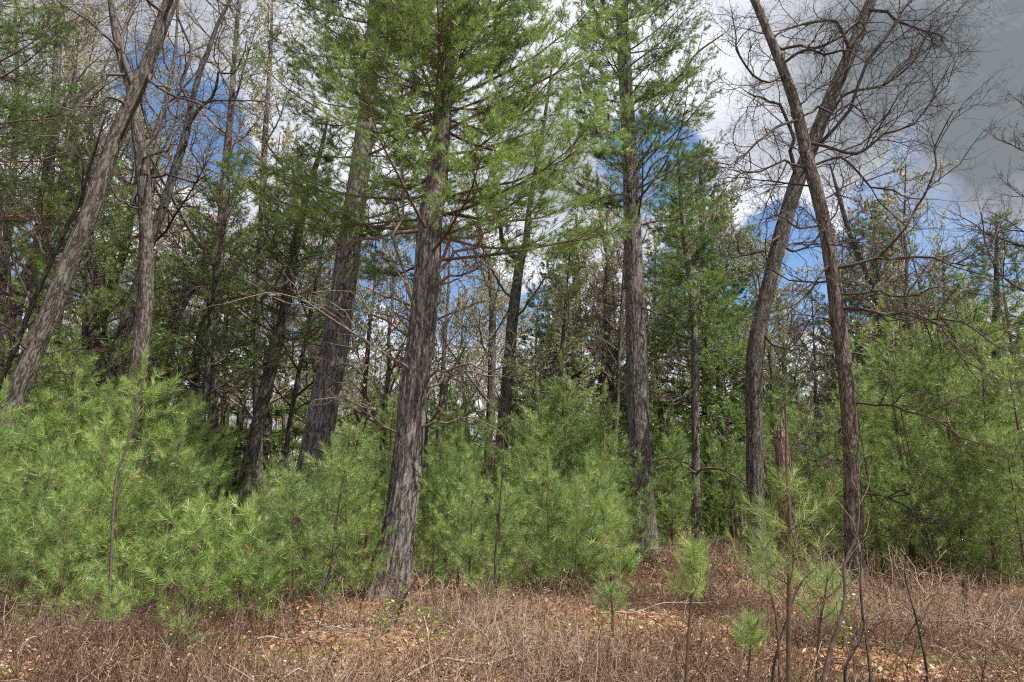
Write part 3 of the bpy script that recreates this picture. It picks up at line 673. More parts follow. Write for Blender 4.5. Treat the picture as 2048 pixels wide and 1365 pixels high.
MBN = [
    # name, label, cat, pix, Y, mat, crown kind
    ('bare_tree', 'crooked dark trunk with a sharp kink, left of the dark forking tree', 'bare tree', [(160, 1110, 26), (175, 850, 25), (190, 765, 24), (200, 700, 24), (203, 684, 24), (201, 640, 22), (212, 604, 21), (234, 549, 17), (253, 487, 15), (262, 430, 12), (275, 350, 9), (290, 270, 4)], 20.5, M_DARKB, 'bare'),
    ('bare_tree', 'thin dark stem leaning right in front of the shaggy leaning oak', 'bare tree', [(-80, 1130, 16), (-38, 900, 12), (-10, 798, 11), (10, 743, 10), (36, 684, 10), (65, 607, 9), (103, 523, 8), (128, 468, 7), (160, 400, 7), (190, 300, 5), (215, 220, 2)], 14.6, M_DARKB, 'bare'),
    ('bare_tree', 'slim pale stem standing between the pale lit trunk and the dark forking tree', 'bare tree', [(262, 1110, 16), (278, 600, 13), (292, 400, 12), (298, 319, 11), (315, 256, 10), (330, 209, 9), (341, 154, 8), (350, 110, 6), (356, 20, 4), (360, -60, 2)], 24.0, M_OAK, 'bare'),
    ('pine_tree', 'dark shaded pine leaning right, left of the massive leaning pine', 'pine tree', [(470, 1105, 34), (492, 960, 30), (509, 882, 28), (527, 798, 26), (549, 706, 24), (568, 633, 22), (582, 542, 19), (597, 468, 17), (615, 385, 13), (641, 304, 9), (655, 240, 4)], 22.0, M_DARKB, 'pine'),
    ('bare_tree', 'thin bare stem just left of the massive leaning pine', 'bare tree', [(545, 1095, 12), (582, 835, 10), (600, 736, 9), (615, 662, 8), (630, 578, 7), (641, 520, 5), (650, 450, 3), (655, 400, 2)], 24.0, M_DARKB, 'bare'),
    ('pine_tree', 'leaning grey pine trunk with long upswept dead branches behind the pale lit trunk', 'pine tree', [(300, 1100, 26), (325, 760, 24), (344, 666, 23), (359, 615, 22), (399, 542, 20), (425, 505, 18), (450, 440, 15), (475, 370, 11), (495, 300, 5)], 25.0, M_PINE, 'pine'),
    ('pine_tree', 'smaller leaning pine trunk right of the grey pine with upswept branches', 'pine tree', [(375, 1095, 19), (390, 760, 17), (403, 670, 16), (425, 597, 15), (436, 549, 13), (445, 480, 11), (452, 400, 8), (460, 330, 4)], 28.0, M_DARKB, 'pine'),
    ('bare_tree', 'broad sunlit trunk far left behind the shaggy leaning oak', 'bare tree', [(-10, 1110, 38), (10, 800, 34), (22, 670, 32), (33, 597, 30), (62, 542, 27), (84, 498, 24), (110, 420, 20), (130, 340, 16), (140, 250, 12), (150, 150, 8), (155, 50, 3)], 22.0, M_OAK, 'bud'),
    ('bare_tree', 'thin straight stem just left of the tall straight pine', 'bare tree', [(1222, 1085, 12), (1226, 970, 11), (1232, 850, 10), (1238, 720, 8), (1245, 600, 7), (1250, 500, 5), (1253, 400, 3)], 29.0, M_OAK, 'bare'),
    ('bare_tree', 'twin-stemmed grey tree left of the forked tree, rising among thin branches', 'bare tree', [(972, 1090, 19), (976, 900, 17), (982, 800, 16), (984, 700, 15), (985, 600, 14), (978, 520, 11), (965, 480, 9), (955, 430, 7), (945, 360, 4)], 32.0, M_OAK, 'bud'),
    ('pine_tree', 'dark straight pine far behind, right of the grey forked tree', 'pine tree', [(1148, 1080, 19), (1150, 850, 17), (1151, 700, 16), (1151, 590, 14), (1152, 500, 10), (1153, 430, 5)], 38.0, M_DARKB, 'pine'),
    ('young_leaf_tree', 'small tree flecked with pale new leaves right of the grey forked tree', 'leafy tree', [(1110, 1080, 13), (1112, 900, 11), (1120, 760, 9), (1128, 650, 7), (1135, 560, 4), (1140, 500, 2)], 26.0, M_DARKB, 'pale'),
    ('bare_tree', 'bare tree at the right edge whose limbs reach into the frame', 'bare tree', [(2130, 1105, 46), (2125, 900, 42), (2110, 700, 38), (2095, 560, 30), (2085, 420, 24), (2075, 300, 16), (2065, 200, 8)], 24.0, M_DARKB, 'bareR'),
    ('bare_tree', 'slanting bare tree behind the low limbs of the reddish left-leaning oak', 'bare tree', [(1790, 1085, 16), (1775, 800, 14), (1760, 640, 13), (1730, 540, 12), (1700, 470, 10), (1680, 400, 8), (1660, 330, 3)], 33.0, M_DARKB, 'bare'),
    ('pine_tree', 'pine with a pointed blue-green top behind the reddish left-leaning oak', 'pine tree', [(1752, 1075, 21), (1752, 800, 18), (1751, 600, 13), (1750, 500, 9), (1750, 400, 3)], 38.0, M_DARKB, 'pinew'),
    ('pine_tree', 'ragged pine at the right side reaching above the thicket', 'pine tree', [(1900, 1080, 21), (1898, 850, 19), (1895, 700, 14), (1890, 600, 9), (1885, 500, 3)], 33.0, M_DARKB, 'pinew'),
    ('bare_tree', 'budding tree in the top left corner with pinkish flower buds', 'bare tree', [(60, 1110, 30), (70, 700, 26), (80, 500, 24), (95, 350, 20), (110, 220, 17), (115, 100, 13), (125, 0, 9), (130, -100, 3)], 21.0, M_OAK, 'bud'),
    ('bare_tree', 'budding tree whose pale twigs fill the gap right of the dark forking tree', 'bare tree', [(420, 1100, 22), (430, 700, 20), (440, 500, 18), (450, 350, 15), (462, 220, 12), (470, 100, 9), (478, 0, 6), (485, -80, 3)], 27.0, M_OAK, 'bud'),
    ('pine_tree', 'pine hanging dark boughs over the top left corner', 'pine tree', [(-160, 1130, 50), (-140, 700, 42), (-120, 400, 34), (-100, 100, 24), (-90, -100, 15), (-85, -300, 4)], 17.0, M_PINE, 'pineL'),
    ('pine_tree', 'bright green pine between the shaggy leaning oak and the pale lit trunk', 'pine tree', [(170, 1105, 24), (172, 800, 20), (176, 600, 17), (180, 450, 12), (182, 330, 8), (184, 230, 3)], 19.0, M_DARKB, 'pineM'),
    ('bare_tree', 'oak sapling holding a clump of rusty dead leaves near the dark forking tree', 'bare tree', [(385, 1100, 13), (410, 800, 11), (425, 600, 9), (440, 500, 7), (452, 430, 4), (460, 380, 2)], 20.0, M_DARKB, 'rust'),
    ('bare_tree', 'tall forked bare tree behind, just left of the tall straight pine', 'bare tree', [(1185, 1080, 15), (1195, 850, 13), (1210, 700, 12), (1222, 620, 11), (1215, 520, 9), (1200, 430, 7), (1195, 350, 3)], 34.0, M_OAK, 'bud'),
    ('pine_tree', 'tall ragged pine at the right edge, behind the limbs reaching in', 'pine tree', [(1990, 1085, 22), (1990, 850, 19), (1992, 650, 13), (1993, 520, 8), (1993, 430, 3)], 27.0, M_DARKB, 'pinew'),
    ('bare_tree', 'tall budding tree leaning left above the crooked dark trunk', 'bare tree', [(215, 1095, 22), (205, 800, 20), (190, 600, 18), (170, 420, 15), (150, 280, 12), (140, 150, 9), (125, 20, 6), (115, -120, 3)], 26.0, M_OAK, 'bud'),
    ('bare_tree', 'tall budding tree filling the sky between the dark forking tree and the shaded pine', 'bare tree', [(520, 1090, 20), (515, 800, 18), (518, 600, 16), (525, 430, 14), (530, 280, 11), (540, 130, 8), (545, 0, 4)], 28.0, M_OAK, 'bud'),
    ('bare_tree', 'budding tree at the far left edge holding a few rusty leaves', 'bare tree', [(-30, 1100, 22), (-20, 800, 20), (0, 600, 18), (20, 430, 15), (30, 280, 11), (35, 150, 7), (30, 20, 3)], 23.0, M_DARKB, 'bud'),
    ('bare_tree', 'many-twigged bare tree right of the slender pine with dead branches', 'bare tree', [(1445, 1080, 15), (1440, 900, 13), (1438, 750, 12), (1430, 600, 10), (1425, 480, 8), (1428, 380, 3)], 35.0, M_OAK, 'bud'),
    ('pine_tree', 'pine with a high ragged top showing above the slender pine', 'pine tree', [(1420, 1075, 20), (1415, 900, 18), (1410, 700, 16), (1405, 500, 12), (1402, 380, 8), (1400, 280, 3)], 40.0, M_DARKB, 'pinew'),
]
for i, (nm, lab, cat, pix, Y, mat, kind) in enumerate(MBN):
    root, b, tp, tr = px_tree(nm, lab, cat, pix, Y, mat, sides=28, rough=0.045, seed=100 + i, flare=0.2)
    H = tp[-1, 2]; mb = MB()
    wf = Y / 20.0
    if kind in ('bare', 'bud', 'pale', 'rust', 'bareR'):
        nl = 22 if kind != 'bareR' else 28
        f0 = 0.35 if kind != 'pale' else 0.25
        C, R = bare_limbs(tp, tr, nl, H * f0, H * 0.98, lambda t: H * 0.26 * (1 - 0.65 * t), e0=0.5, wig=0.16, rr=0.04)
        bare_crown(mb, C, R, (9, 6, 5), tw=0.0036 * wf, wig=0.22, len_=(0.5, 0.48, 0.5), buds={'bud': 4, 'pale': 5, 'rust': 0}.get(kind, 0), budsize=0.026 * wf if kind != 'pale' else 0.034, rn=0.3 if mat is M_DARKB else 0.5)
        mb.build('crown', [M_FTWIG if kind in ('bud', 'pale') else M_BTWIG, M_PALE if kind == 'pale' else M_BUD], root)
        if kind == 'rust':
            lb = MB(); c0 = P(455, 442, 20) - b
            pp = c0 + rng.normal(0, 1, (90, 3)) * np.array([0.35, 0.3, 0.13])
            leaves(lb, pp, rng.normal(size=(90, 3)), rng.uniform(0.04, 0.08, 90), rng.uniform(0, 0.4, 90))
            lb.build('foliage', [M_BROWNL], root)
    else:
        f0, Lx, pm, brt = {'pine': (0.40, 0.17, 5.0, 0.5), 'pinew': (0.28, 0.2, 7.0, 0.5), 'pineL': (0.4, 0.2, 9.0, 0.4), 'pineM': (0.25, 0.17, 9.0, 0.68)}[kind]
        C, R = pine_limbs(tp, tr, H * f0, H * 0.99, lambda t: H * Lx * (1 - t) ** 0.75 + 0.3, pm, elev0=0.05, up=0.035, rr=0.035, whorl=0.6)
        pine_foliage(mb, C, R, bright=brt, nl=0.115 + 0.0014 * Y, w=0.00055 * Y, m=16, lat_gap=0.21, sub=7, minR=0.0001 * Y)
        Cd, Rd = pine_limbs(tp, tr, H * 0.12, H * f0, lambda t: H * 0.1, 3.0, elev0=0.1, up=0.0, rr=0.02, whorl=0.7)
        mb.tubes(Cd, Rd, 4, 0, rng.uniform(0.3, 0.8, len(Cd)))
        cd, rd = grow(Cd, Rd, 6, 0.3, 1, 0.8, -0.35, 4, 0.006, wig=0.2, rmin=0.0001 * Y, end=True)
        mb.tubes(cd, rd, 3, 0, rng.uniform(0.3, 0.8, len(cd)))
        mb.build('crown', [M_PTWIG, M_NEED], root)

# broken red-brown snag
sg = P(1580, 1080, 25.0); sgb = np.array([sg[0], sg[1], float(hgt(sg[0], sg[1]))])
snag = empty('dead_snag', sgb, 'broken red-brown dead trunk with a splintered top between the two crossing oaks', 'dead tree'); THINGS.append(snag)
top = P(1578, 850, 25.0)[2] - sgb[2]
mb = MB(); pts = np.array([[0, 0, -0.2], [0, 0, top * 0.4], [0.02, 0, top * 0.8], [0.0, 0, top * 0.95]])
n = 30; q = smooth_curve(np.hstack([pts, np.array([[0.30], [0.26], [0.25], [0.22]])]), n)
mb.tube(q[:, :3], q[:, 3], 40, 0, 0.5, 0.1, 5, 0.3)
mb.build('trunk', [M_SNAG], snag)
mb = MB()
for k in range(16):
    a = k * 0.39 + rng.normal(0, 0.1); h = rng.uniform(0.2, 1.0) * (1.4 if math.cos(a) > 0.3 else 0.7)
    p0 = np.array([0.19 * math.cos(a), 0.19 * math.sin(a), top * 0.90])
    mb.tube(np.array([p0, p0 + [0.01, 0, h * 0.5], p0 + [rng.normal(0, .03), rng.normal(0, .03), h]]), [0.06, 0.035, 0.004], 5, 0, rng.uniform(0.3, 1), 0.1, k)
mb.build('splinter', [M_SNAG], snag)['label'] = 'ring of pale upright splinters around the broken top'
mb = MB()
C, R = bare_limbs(np.array([[0, 0, 0], [0, 0, top]]), np.array([0.3, 0.28]), 9, top * 0.3, top * 0.9, lambda t: 1.7, e0=0.15, wig=0.22, up=0.0)
bare_crown(mb, C, R, (6, 5, 3), tw=0.005, wig=0.3, rn=0.8, up=0)
mb.build('branch', [M_DEADT], snag)

# ================================================================== 3. YOUNG PINES
def make_sapling(h, rad, gap, dens=1.0, nl=0.16, w=0.0058, m=44, z0=0.05, bright=0.6, lean=0.05, lod=0.3, stem_mat=None, sub=3, lat=0.24, minR=0.002):
    root = empty('pine_sapling', (0, 0, 0))
    n = 10; zz = np.linspace(-0.1, h, n)
    tp = np.stack([lean * rng.normal() * np.clip(zz / h, 0, 1) ** 1.5 * h * 0.4 + 0.015 * np.sin(zz * 2), lean * rng.normal() * np.clip(zz / h, 0, 1) ** 1.5 * h * 0.4, zz], 1)
    tr = np.linspace(0.009 * h + 0.006, 0.005, n)
    mb = MB(); mb.tube(tp, tr, 8, 0, 0.45, 0.03, 3); mb.build('stem', [M_PTWIG], root)
    C, R = pine_limbs(tp, tr, h * z0, h * 0.88, lambda t: rad * (1 - t) ** 0.65 * (0.72 + min(0.28, t * 2)) + 0.12, dens * 5.0 / gap, elev0=0.3, K=6, up=0.05, rr=0.018, whorl=gap)
    mb = MB(); pine_foliage(mb, C, R, lod, nl, w, m, lat_gap=lat, bright=bright, inner=0.15, sub=sub, latL=0.5, spread=0.1, minR=minR)
    lead = tp[-1]
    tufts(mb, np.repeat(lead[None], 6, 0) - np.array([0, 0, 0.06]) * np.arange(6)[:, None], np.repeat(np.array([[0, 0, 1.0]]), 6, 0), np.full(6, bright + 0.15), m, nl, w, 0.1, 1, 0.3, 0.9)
    mb.build('crown', [M_PTWIG, M_NEED2], root)
    return root


NEAR = [make_sapling(h, r, g, bright=b) for h, r, g, b in ((3.0, 1.0, 0.34, 0.62), (2.4, 0.9, 0.30, 0.68), (3.6, 1.25, 0.38, 0.58), (1.6, 0.65, 0.25, 0.66))]
MIDS = [make_sapling(h, r, g, w=0.0105, nl=0.175, m=26, bright=b, z0=zz, lod=0.3, sub=4, lat=0.27, minR=0.003) for h, r, g, b, zz in ((5.5, 1.5, 0.45, 0.62, 0.05), (6.5, 1.8, 0.5, 0.68, 0.04), (4.5, 1.5, 0.42, 0.66, 0.03))]
FARS = [make_sapling(h, r, g, w=0.02, nl=0.2, m=16, bright=b, z0=zz, lod=0.4, sub=4, lat=0.3, minR=0.004) for h, r, g, b, zz in ((6.0, 1.8, 0.5, 0.66, 0.05), (8.0, 2.2, 0.6, 0.6, 0.08))]
used = set()
PLACED = []   # (object, px, class)


def place(proto, px, Y, h, cls, wide=1.0, lean=0.0):
    base_h = {id(x): y for x, y in zip(NEAR + MIDS + FARS, (3.0, 2.4, 3.6, 1.6, 5.5, 6.5, 4.5, 6.0, 8.0))}[id(proto)]
    x = (px - 1024) / F * Y / CP_ * (1 - 0.0)   # ground point under that pixel column
    # correct for the pitch: depth of a ground point = Y cos + (z-cam) sin
    x = (px - 1024) / F * (Y * CP_ - CAMZ * SP_)
    s = h / base_h
    loc = (x, Y, float(hgt(x, Y)) - 0.02)
    rz = rng.uniform(0, 6.28)
    sc = (s * wide, s * wide, s)
    if id(proto) not in used:
        used.add(id(proto)); o = proto; o.location = loc; o.rotation_euler = (0, 0, rz); o.scale = sc
    else:
        o = dup(proto, loc, rz, sc)
    o.rotation_euler = (rng.normal(0, 0.05), rng.normal(0, 0.05) + lean, rz)
    PLACED.append((o, px, cls)); return o


# near front row, left to right: (px of base, distance, height, proto)
near_list = [(-60, 11.5, 3.5, 2), (25, 10.4, 2.5, 0), (70, 12.6, 3.9, 2), (110, 9.8, 1.9, 1), (165, 11.8, 3.1, 0), (222, 11.0, 2.4, 1), (250, 13.2, 4.3, 2), (310, 11.6, 2.9, 0), (330, 14.6, 3.9, 2),
             (372, 10.6, 1.75, 3), (415, 12.6, 1.9, 1), (470, 11.2, 1.8, 3), (540, 12.2, 2.2, 0), (590, 11.4, 2.2, 1), (645, 12.4, 2.75, 0), (692, 13.6, 3.0, 2), (722, 15.8, 2.9, 1),
             (892, 14.6, 2.6, 0), (915, 14.4, 3.0, 2), (935, 12.6, 2.0, 1), (1000, 12.6, 2.1, 0), (1050, 15.0, 3.2, 2), (1100, 13.4, 2.5, 0), (1150, 12.6, 1.9, 3), (1190, 13.8, 2.5, 0), (1212, 15.2, 2.9, 2), (1226, 13.4, 1.7, 3),
             (865, 16.4, 3.0, 2)]
for px, Y, h, k in near_list:
    place(NEAR[k], px, Y, h * 1.06, 'near', rng.uniform(0.78, 1.05))
mid_list = [(960, 19.0, 4.6, 2), (1030, 20.0, 5.0, 0), (1090, 18.0, 4.9, 0), (1140, 19.0, 5.9, 0), (1185, 18.5, 5.0, 2), (1190, 21.0, 5.2, 0), (1060, 24.0, 6.0, 1),
            (1770, 17.5, 5.4, 1), (1830, 19.5, 7.9, 1), (1880, 16.0, 4.4, 2), (1935, 18.5, 7.8, 0), (1990, 16.5, 5.6, 0), (2045, 19.0, 8.4, 1), (2090, 15.5, 5.6, 2), (1800, 23.0, 7.4, 1), (1960, 23.0, 8.2, 1), (1735, 22.0, 5.6, 0), (2030, 24.0, 9.0, 1), (1870, 25.0, 8.4, 1),
            (1640, 26.0, 6.0, 0), (1560, 28.0, 6.2, 1), (1600, 31.0, 6.6, 0), (1470, 30.0, 5.5, 0), (1430, 33.0, 6.4, 1), (1345, 27.0, 5.2, 0), (1330, 33.0, 6.4, 1), (1375, 36.0, 7.0, 0),
            (1755, 19.5, 2.6, 2), (1850, 20.5, 2.4, 2), (1915, 19.0, 2.8, 2), (2000, 19.0, 3.0, 2), (2060, 14.5, 3.6, 0), (40, 16.5, 5.6, 1), (120, 17.5, 6.2, 0), (200, 16.2, 5.0, 2), (-40, 17.0, 6.8, 1), (290, 19.0, 5.2, 1), (350, 18.0, 4.4, 0), (430, 21.0, 4.6, 1), (530, 22.0, 3.8, 1), (660, 24.0, 5.2, 1), (720, 22.0, 5.0, 0), (760, 26.0, 6.6, 1), (900, 25.0, 6.0, 0), (930, 28.0, 7.4, 1)]
for px, Y, h, k in mid_list:
    place(MIDS[k], px, Y, h, 'mid', rng.uniform(0.8, 1.05))

# background: individual young pines, bare trees and mature pines beyond 30 m
def make_bare(h, n1=14, buds=1):
    root = empty('bare_tree', (0, 0, 0)); z = np.linspace(-0.2, h, 12)
    tp = np.stack([np.cumsum(rng.normal(0, 0.07, 12)), np.cumsum(rng.normal(0, 0.07, 12)), z], 1); tp[:, :2] -= tp[0, :2]
    tr = np.linspace(0.010 * h + 0.04, 0.015, 12)
    mb = MB(); mb.tube(tp, tr, 10, 0, 0.5, 0.05, 4, 0.3); mb.build('trunk', [M_OAK], root)
    C, R = bare_limbs(tp, tr, n1, h * 0.3, h * 0.97, lambda t: h * 0.27 * (1 - 0.6 * t), K=7, e0=0.65, wig=0.14)
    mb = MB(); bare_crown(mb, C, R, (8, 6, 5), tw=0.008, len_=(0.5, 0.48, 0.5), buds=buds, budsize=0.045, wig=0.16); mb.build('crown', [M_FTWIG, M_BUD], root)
    return root, h


def make_pine(h, f0=0.35, L=0.17, bright=0.5):
    root = empty('pine_tree', (0, 0, 0)); z = np.linspace(-0.2, h, 12)
    tp = np.stack([np.cumsum(rng.normal(0, 0.04, 12)), np.cumsum(rng.normal(0, 0.04, 12)), z], 1); tp[:, :2] -= tp[0, :2]
    tr = np.linspace(0.011 * h + 0.04, 0.012, 12)
    mb = MB(); mb.tube(tp, tr, 10, 0, 0.5, 0.05, 4, 0.3); mb.build('trunk', [M_DARKB], root)
    C, R = pine_limbs(tp, tr, h * f0, h * 0.99, lambda t: h * L * (1 - t) ** 0.7 + 0.3, 5.5, elev0=0.05, K=7, up=0.04, rr=0.035, whorl=0.7)
    mb = MB(); pine_foliage(mb, C, R, bright=bright, nl=0.2, w=0.03, m=12, lat_gap=0.28, sub=6, minR=0.005)
    Cd, Rd = pine_limbs(tp, tr, h * 0.1, h * f0, lambda t: h * 0.09, 2.5, elev0=0.1, up=0.0, rr=0.02, whorl=0.8)
    mb.tubes(Cd, Rd, 3, 0, rng.uniform(0.3, 0.8, len(Cd)))
    mb.build('crown', [M_PTWIG, M_NEED], root)
    return root, h


BARES = [make_bare(14, 15, 2), make_bare(17, 17, 1), make_bare(12, 13, 1), make_bare(15, 16, 3)]
PINES = [make_pine(15), make_pine(18, 0.42, 0.15), make_pine(12, 0.25, 0.19, 0.45)]


def place_far(pr, px, Y, h, cls):
    proto, bh = pr
    x = (px - 1024) / F * (Y * CP_ - CAMZ * SP_); s = h / bh
    loc = (x, Y, float(hgt(x, Y)) - 0.05); rz = rng.uniform(0, 6.28); sc = (s, s, s)
    if id(proto) not in used:
        used.add(id(proto)); o = proto; o.location = loc; o.scale = sc; o.rotation_euler = (0, 0, rz)
    else:
        o = dup(proto, loc, rz, sc)
    o.rotation_euler = (rng.normal(0, 0.05), rng.normal(0, 0.05), rz)
    PLACED.append((o, px, cls))


k = 0
for px in np.linspace(-60, 2110, 58):
    Y = rng.uniform(30, 55); place_far(BARES[k % 4], px + rng.normal(0, 18), Y, rng.uniform(12, 18) * (0.8 + Y / 150) * (1.2 if px < 600 else 1.0), 'bare'); k += 1
for px in np.linspace(-80, 2120, 17):
    Y = rng.uniform(32, 58)
    h = rng.uniform(11, 16) if px > 700 else rng.uniform(13, 19)
    place_far(PINES[k % 3], px + rng.normal(0, 25), Y, h * (0.8 + Y / 150), 'pine'); k += 1
for px in np.linspace(-60, 2110, 46):
    Y = rng.uniform(30, 48); p = px + rng.normal(0, 20)
    if 1380 < p < 1500: Y = 46
    place(FARS[k % 2], p, Y, rng.uniform(4.0, 9.5), 'far'); k += 1

# labels that single each repeat out by its neighbours
LM = [(-400, 'the left edge'), (100, 'the shaggy leaning oak'), (262, 'the pale lit trunk'), (500, 'the shaded pine'), (612, 'the massive leaning pine'), (785, 'the thickest pine'), (998, 'the grey forked tree'),
      (1288, 'the tall straight pine'), (1392, 'the slender pine'), (1512, 'the dark oak'), (1706, 'the reddish oak'), (1899, 'the ragged pine'), (2600, 'the right edge')]
KIND = {'near': ('bright young pine', 'young pine', 'young pines in front'), 'mid': ('taller young pine', 'young pine', 'taller young pines behind the front row'),
        'far': ('distant young pine', 'young pine', 'distant young pines'), 'bare': ('distant leafless tree', 'bare tree', 'distant leafless trees'), 'pine': ('distant tall pine', 'pine tree', 'distant tall pines')}
ORD = ['first', 'second', 'third', 'fourth', 'fifth', 'sixth', 'seventh', 'eighth', 'ninth', 'tenth', 'eleventh', 'twelfth', 'thirteenth', 'fourteenth', 'fifteenth', 'sixteenth', 'seventeenth', 'eighteenth']
bins = {}
for o, px, cls in PLACED:
    px = proj_x(o.location)
    for i in range(len(LM) - 1):
        if LM[i][0] <= px < LM[i + 1][0]:
            bins.setdefault((cls, i), []).append((px, o))
for (cls, i), lst in bins.items():
    lst.sort(key=lambda q: q[0])
    a, b = LM[i][1], LM[i + 1][1]
    for j, (px, o) in enumerate(lst):
        w, cat, grp = KIND[cls]
        if len(lst) == 1:
            lab = f'{w}, the only one between {a} and {b}'
        else:
            lab = f'{ORD[j]} {w} from left, between {a} and {b}'
        lab = lab.replace('between the left edge and', 'left of').replace('between the ragged pine and the right edge', 'right of the ragged pine')
        ws = lab.split()
        if len(ws) > 16:
            lab = lab.replace('from the left, ', 'from left, ')
        tag(o, lab, cat, grp)
for pr in NEAR + MIDS + FARS + [x[0] for x in BARES + PINES]:
    assert id(pr) in used

# ================================================================== 4. FOREGROUND SEEDLINGS AND STEMS
def near_pine(px_list, Y, label, whorls, nl=0.11, wtop=0.4, mat=M_PTWIG, m=20, w=0.0017):
    pts, rad = traced(px_list, Y, n=24)
    pts, rad = to_ground(pts, rad)
    base = np.array([pts[0, 0], pts[0, 1], float(hgt(pts[0, 0], pts[0, 1]))])
    root = empty('pine_seedling', base, label, 'seedling', 'thin pine seedlings near the camera'); THINGS.append(root)
    lp = pts - base
    mb = MB(); mb.tube(lp, rad, 10, 0, 0.4, 0.05, 2); mb.build('stem', [mat], root)
    mb = MB()
    for (py, nb, L, el) in whorls:
        zt = P(px_list[0][0], py, Y)[2] - base[2]
        o = np.array([np.interp(zt, lp[:, 2], lp[:, 0]), np.interp(zt, lp[:, 2], lp[:, 1]), zt])
        a0 = rng.uniform(0, 6)
        for b in range(nb):
            a = a0 + b * 6.28 / nb + rng.normal(0, 0.2)
            d = np.array([math.cos(a) * math.cos(el), math.sin(a) * math.cos(el), math.sin(el)]); l = L * rng.uniform(0.7, 1.2)
            p = [o]
            for k in range(7):
                p.append(p[-1] + d * l / 7); d = norm(d + np.array([0, 0, 0.08]) + rng.normal(size=3) * 0.05)
            p = np.array(p); r = np.linspace(0.004, 0.002, 8)
            mb.tube(p, r, 5, 0, 0.5, 0, 0)
            c, rr = grow(p[None], r[None], 5, 0.35, 1.0, 0.7, -0.32, 3, 0.002, wig=0.1, up=0.1, planar=0.5, end=True, rmin=0.0012)
            mb.tubes(c, rr, 3, 0)
            q = np.concatenate([c[:, -1], c[:, 1]]); dd = np.concatenate([c[:, -1] - c[:, -2]] * 2)
            tufts(mb, q, dd, rng.uniform(0.45, 0.85, len(q)), m, nl, w, 0.15, 1, 0.25, 1.0, 0.10)
    mb.build('crown', [M_PTWIG, M_NEED2], root)


near_pine([(1577, 1420, 11), (1577, 1300, 10), (1578, 1180, 9), (1580, 1060, 8), (1574, 960, 6), (1572, 860, 4), (1571, 765, 2.5)], 3.9, 'thin seedling with a long bare leader, nearest the camera between the two crossing oaks',
          [(1170, 3, 0.34, 0.5), (1062, 4, 0.30, 0.45), (985, 2, 0.14, 0.6)])
near_pine([(1370, 1420, 7), (1375, 1300, 6), (1382, 1200, 5), (1388, 1150, 4), (1390, 1110, 3)], 5.2, 'tufted seedling on a thin dark stem below the slender pine', [(1195, 4, 0.22, 0.7), (1150, 4, 0.2, 0.8), (1115, 3, 0.15, 0.9)], w=0.0022)
near_pine([(1560, 1400, 5), (1555, 1260, 5), (1540, 1180, 4), (1528, 1110, 3), (1524, 1090, 2)], 5.8, 'seedling leaning left behind the nearest long-leadered seedling', [(1190, 3, 0.3, 0.5), (1140, 4, 0.26, 0.6), (1105, 3, 0.2, 0.8)], w=0.0022)
near_pine([(1492, 1400, 5), (1498, 1330, 4), (1502, 1280, 4), (1510, 1250, 3)], 5.0, 'low seedling with one dense tuft near the bottom edge', [(1290, 4, 0.15, 0.6), (1262, 3, 0.12, 0.9)], w=0.002)
near_pine([(1630, 1400, 5), (1640, 1250, 5), (1650, 1190, 4), (1655, 1150, 3)], 6.4, 'soft seedling just left of the foot of the reddish oak', [(1240, 4, 0.3, 0.4), (1200, 4, 0.3, 0.6), (1165, 3, 0.2, 0.8)], w=0.0024)
near_pine([(1225, 1330, 5), (1225, 1230, 5), (1222, 1180, 4)], 8.5, 'small seedling under the bright young pines left of the tall straight pine', [(1225, 4, 0.3, 0.4), (1195, 4, 0.25, 0.6)], w=0.003)
near_pine([(228, 1290, 5), (226, 1220, 4), (225, 1190, 3)], 8.2, 'low green seedling in brown brush at the lower left', [(1240, 4, 0.25, 0.5), (1210, 4, 0.22, 0.7)], w=0.003)
near_pine([(360, 1330, 5), (362, 1270, 4), (365, 1230, 3)], 8.4, 'drooping low seedling in brown brush, right of the other low seedling', [(1290, 4, 0.28, 0.3), (1262, 4, 0.22, 0.5)], w=0.003)

